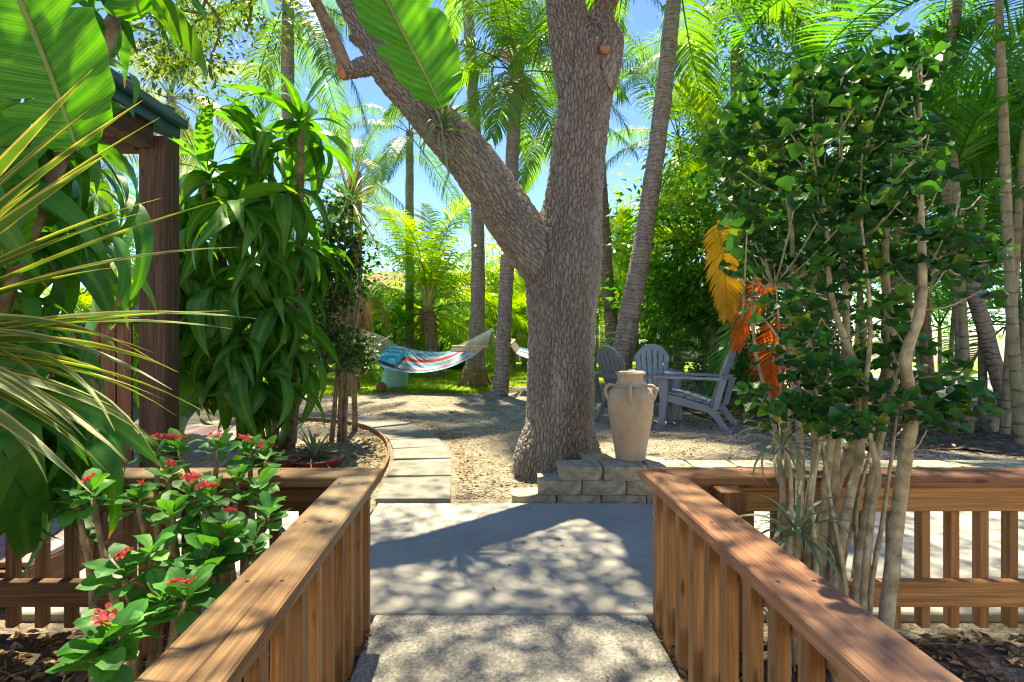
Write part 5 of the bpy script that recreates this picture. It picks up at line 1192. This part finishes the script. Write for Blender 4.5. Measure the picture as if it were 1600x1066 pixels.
tree('leafy tree behind the porch at the far left', Vector((P(200, 0, 15).x, 15, 0)), stemto(200, 15, 330, .1, 2), [bl_(180, 330, 15, 1.7, 1.1, 40), bl_(260, 400, 15, 1.8, 1.1, 44), bl_(90, 380, 15, 1.7, 1.2, 36), bl_(340, 430, 15, 1.5, .9, 30)], 28, .18, .08, 'treeleaf', cr=.36)
tree('bushy green tree at the far right back of the yard', Vector((P(1330, 0, 13).x, 13, .02)), stemto(1330, 13, 400, .1, 2), [bl_(1280, 420, 13, 1.4, 1.3, 44), bl_(1390, 420, 13, 1.4, 1.2, 44), bl_(1490, 430, 13, 1.4, 1.2, 40), bl_(1200, 470, 13, 1.2, 1.0, 30)], 28, .17, .08, 'treeleaf', cr=.34)
tree('low leafy shrub at the foot of the palms behind the side on chair', Vector((P(1140, 0, 8.0).x, 8.0, .05)), stemto(1140, 8.0, 570, .03, 3), [bl_(1100, 575, 8.2, .5, .22, 16), bl_(1170, 580, 7.8, .45, .22, 16), bl_(1215, 640, 6.9, .3, .2, 10)], 26, .11, .05, 'treeleaf', name='leafy_shrub', cat='shrub', cr=.18)

# ------------------------------------------------------------------ back fence, bins, house beyond
fn = thing('board_fence', 'weathered upright board fence closing the yard at the back left', 'fence', (-6, 19.3, 0))
pm = [MB().box((0, 0, .86), (.142, .022, 1.75), bevel=.004).mesh('plank', M['fence']) for _ in range(5)]
x = -15.5; i = 0
while x < 9:
    o = link('plank', pm[i % 5], None, fn); o.location = (x + 6, random.uniform(-.004, .004), random.uniform(-.015, .015)); x += .152; i += 1
for z in (.4, 1.4): MB().box((-3.25, 19.34, z), (24.6, .04, .09)).build('rail', M['fence'], fn)
for px, l_ in ((655, 'left'), (708, 'right')):
    c = P(px, 0, 16.4); t = thing('compost_bin', 'dark green domed bin at the back of the lawn, %s one of two' % l_, 'bin', (c.x, 16.4, gzf(c.x, 16.4)), 'bins behind the hammock')
    mb = MB(); mb.lathe([(.001, 0), (.44, 0), (.43, .3), (.38, .7), (.36, .78)], t.location, 28); mb.build('body', M['bin'], t)
    mb = MB(); mb.lathe([(.39, .76), (.39, .8), (.33, .9), (.2, .98), (.001, 1.0)], t.location, 28); mb.build('lid', M['bin'], t)
hs = thing('house', 'pale neighbouring house with a red tiled roof beyond the back fence', 'house', (-1.5, 30, 0))
MB().box((-1.5, 30, 1.4), (11, 6, 2.8)).build('wall', M['wall'], hs)
mb = MB(); mb.prism([(-3.5, 2.75), (0, 4.2), (3.5, 2.75), (3.3, 2.65), (0, 4.0), (-3.3, 2.65)], (12, 0, 0), (-7.5, 30, 0), (0, 1, 0), (0, 0, 1)); mb.build('roof', M['rooftile'], hs)
for x in (-4.5, -1.2, 2.0):
    wv = MB().box((x, 26.985, 1.6), (1.2, .05, 1.0)).build('window', M['greymetal'], hs)
    MB().box((x, 26.955, 1.6), (1.08, .02, .88)).build('pane', m_plain('window_glass', (.03, .04, .05), .1, .6, .1), wv)
# kerb blocks at the right
for i, (px, py, ln_, rz, l_) in enumerate(((1478, 668, .50, -8, 'broken pale concrete kerb block on the mulch, leftmost of the row'), (1530, 672, .55, -14, 'pale concrete kerb block in the middle of the row on the mulch'), (1586, 678, .5, -10, 'pale concrete kerb block at the right edge of the mulch bed'))):
    c = G(px, py, .1); o = MB().box((0, 0, 0), (ln_, .16, .17), bevel=.015); o = link('kerb_block', o.mesh('kerb_block', M['block'])); o.location = (c.x, c.y, gzf(c.x, c.y) + .07); o.rotation_euler = (R(4), R(3 - 3 * i), R(rz)); tag(o, l_, 'kerb', 'kerb blocks at the driveway')

# ------------------------------------------------------------------ string lights
def string(label, pts, n, group='strings of small bulbs'):
    A = spline([tuple(p) for p in pts], 60); t = thing('string_light', label, 'string lights', A[0], group)
    mb = MB(); mb.tube([Vector(a) for a in A], .004, 4); mb.build('wire', M['darkwood'], t)
    me = MB(); me.lathe([(.001, 0), (.007, -.006), (.012, -.02), (.010, -.034), (.001, -.04)], (0, 0, 0), 10); me = me.mesh('bulb', M['bulb'])
    for i in range(n):
        o = link('bulb', me, None, t); o.location = Vector(A[int((i + .5) / n * 59)]) - Vector(A[0])
string('string of lit bulbs sagging from the palm beside the hammock to the leaning palm', [P(612, 405, 10), P(690, 402, 9.6), P(752, 380, 9.6), P(800, 398, 9.2), P(900, 400, 8.6), P(945, 395, 8.2), P(1000, 375, 7.7)], 14)
string('string of bulbs from the oak limb up to the left', [P(541, 112, 4.05), P(515, 125, 4.6), P(470, 172, 5.6), P(420, 190, 6.5)], 4)

# ------------------------------------------------------------------ grass, litter, pebbles
n = 75000; gx = rng.uniform(-8, 6.5, n); gy = lawn_edge(gx) - .25 + rng.random(n) ** 1.6 * 8.5; k_ = gy > 8.8; gx, gy = gx[k_], gy[k_]
pos = np.stack([gx, gy, gz(gx, gy)], 1); a = rng.uniform(0, 6.28, len(gx)); dirs = np.stack([np.cos(a) * .5, np.sin(a) * .5, np.ones(len(gx))], 1); hh = rng.uniform(.03, .075, len(gx))
V, Fc, gg = cards(pos, dirs, hh, hh * .13 + .004, .1); tag(link('grass', np_mesh('grass', V, Fc, M['grass'], gg)), 'short bright green grass covering the back lawn', 'grass', kind='stuff')
def litter(name, label, n, fx, L, mat, zf, flat=.25):
    p = fx(n); pos = np.stack([p[:, 0], p[:, 1], zf(p[:, 0], p[:, 1]) + .006], 1); a = rng.uniform(0, 6.28, len(p)); dirs = np.stack([np.cos(a), np.sin(a), rng.normal(size=len(p)) * flat + .06], 1)
    s = rng.uniform(.5, 1.2, len(p)); V, Fc, gg = cards(pos, dirs, L * s, L * .45 * s, rng.uniform(.1, .7), True); V[:, 2] = np.maximum(V[:, 2], np.repeat(pos[:, 2] - .004, 6))
    return tag(link(name, np_mesh(name, V, Fc, M[mat], gg)), label, 'leaf litter', kind='stuff')
def uni(x0, x1, y0, y1): return lambda n: np.stack([rng.uniform(x0, x1, n), rng.uniform(y0, y1, n)], 1)
litter('fallen_leaves', 'dry brown leaves littering the left planting bed', 3600, uni(-2.6, -.58, .3, 2.15), .048, 'litter', bedz)
litter('fallen_leaves', 'dry brown leaves and twigs littering the right planting bed', 4600, uni(.8, 3.4, .3, 2.15), .048, 'litter', bedz)
def sandpts(n):
    p = np.stack([rng.uniform(-3.5, 5.5, n), 3.9 + rng.random(n) ** 1.5 * 6.5], 1); c = cl[:, :2]; dmin = np.min(((p[:, None] - c[None, ::6]) ** 2).sum(-1), 1); return p[dmin > .29 ** 2]
litter('fallen_leaves', 'sparse dry leaves scattered over the sandy yard', 3800, sandpts, .032, 'litter', gz)
def pathpts(n):
    i = rng.integers(0, len(cl) - 2, n); t_ = cl[np.minimum(i + 1, len(cl) - 1)] - cl[i]; t_ /= np.linalg.norm(t_, axis=1, keepdims=True) + 1e-9; nn = np.stack([-t_[:, 1], t_[:, 0]], 1)
    return cl[i] + nn * (np.where(rng.random(n) < .5, -1, 1) * (.30 + np.abs(rng.normal(size=n)) * .14))[:, None]
litter('fallen_leaves', 'brown leaves gathered along both sides of the paver path', 1500, pathpts, .042, 'litter', gz)
litter('fallen_leaves', 'dead leaves and bark scraps covering the mulch at the right', 2200, lambda n: uni(3.0, 8, 4.8, 7.6)(n), .05, 'litter', lambda x, y: gz(x, y) + .03)
litter('fallen_leaves', 'dry leaves covering the sand around the red bowl', 700, uni(-2.4, -.95, 4.0, 6.1), .045, 'litter', gz)
for x0, x1, l_ in ((-2.4, -.6, 'left'), (.8, 3.2, 'right')):
    mb = MB()
    for _ in range(170):
        x, y = random.uniform(x0, x1), random.uniform(.4, 2.1); a = random.uniform(0, 6.28); ln_ = random.uniform(.05, .2); z = float(bedz(x, y)) + .012
        p = Vector((x, y, z)); q = p + Vector((math.cos(a) * ln_, math.sin(a) * ln_, random.uniform(0, .03))); mb.tube([p, p.lerp(q, .5) + Vector((random.uniform(-.01, .01), random.uniform(-.01, .01), .006)), q], [.0028, .0024, .0012], 5)
    tag(mb.build('dry_twigs', M['brownstem']), 'thin dry twigs lying among the leaves of the %s planting bed' % l_, 'twigs', kind='stuff')
def edgepts(n):
    s = rng.random(n) < .5; return np.stack([np.where(s, -.455 - np.abs(rng.normal(size=n)) * .02, .650 + np.abs(rng.normal(size=n)) * .025), rng.uniform(.4, 2.25, n)], 1)
litter('fallen_leaves', 'dry scraps caught between the concrete walk and the railings', 420, edgepts, .035, 'litter', lambda x, y: 0 * x + .0)
litter('fallen_leaves', 'a few tiny dry leaves lying on the grey concrete walk', 70, uni(-.44, .64, .9, 3.7), .022, 'litter', lambda x, y: 0 * x + .003)
n = 24000; p = sandpts(n); sz = rng.uniform(.003, .011, len(p)); z = gz(p[:, 0], p[:, 1])
octv = np.array([[1, 0, 0], [-1, 0, 0], [0, 1, 0], [0, -1, 0], [0, 0, .7], [0, 0, -.7]]); octf = np.array([[0, 2, 4], [2, 1, 4], [1, 3, 4], [3, 0, 4], [2, 0, 5], [1, 2, 5], [3, 1, 5], [0, 3, 5]])
Vp = (np.stack([p[:, 0], p[:, 1], z + sz * .3], 1)[:, None] + octv[None] * sz[:, None, None] * rng.uniform(.7, 1.3, (len(p), 6, 1))).reshape(-1, 3); Fp = (np.arange(len(p))[:, None, None] * 6 + octf[None]).reshape(-1, 3)
tag(link('pebbles', np_mesh('pebbles', Vp, Fp, M['pebble'])), 'small pale stones and shell bits strewn over the sand', 'pebbles', kind='stuff')
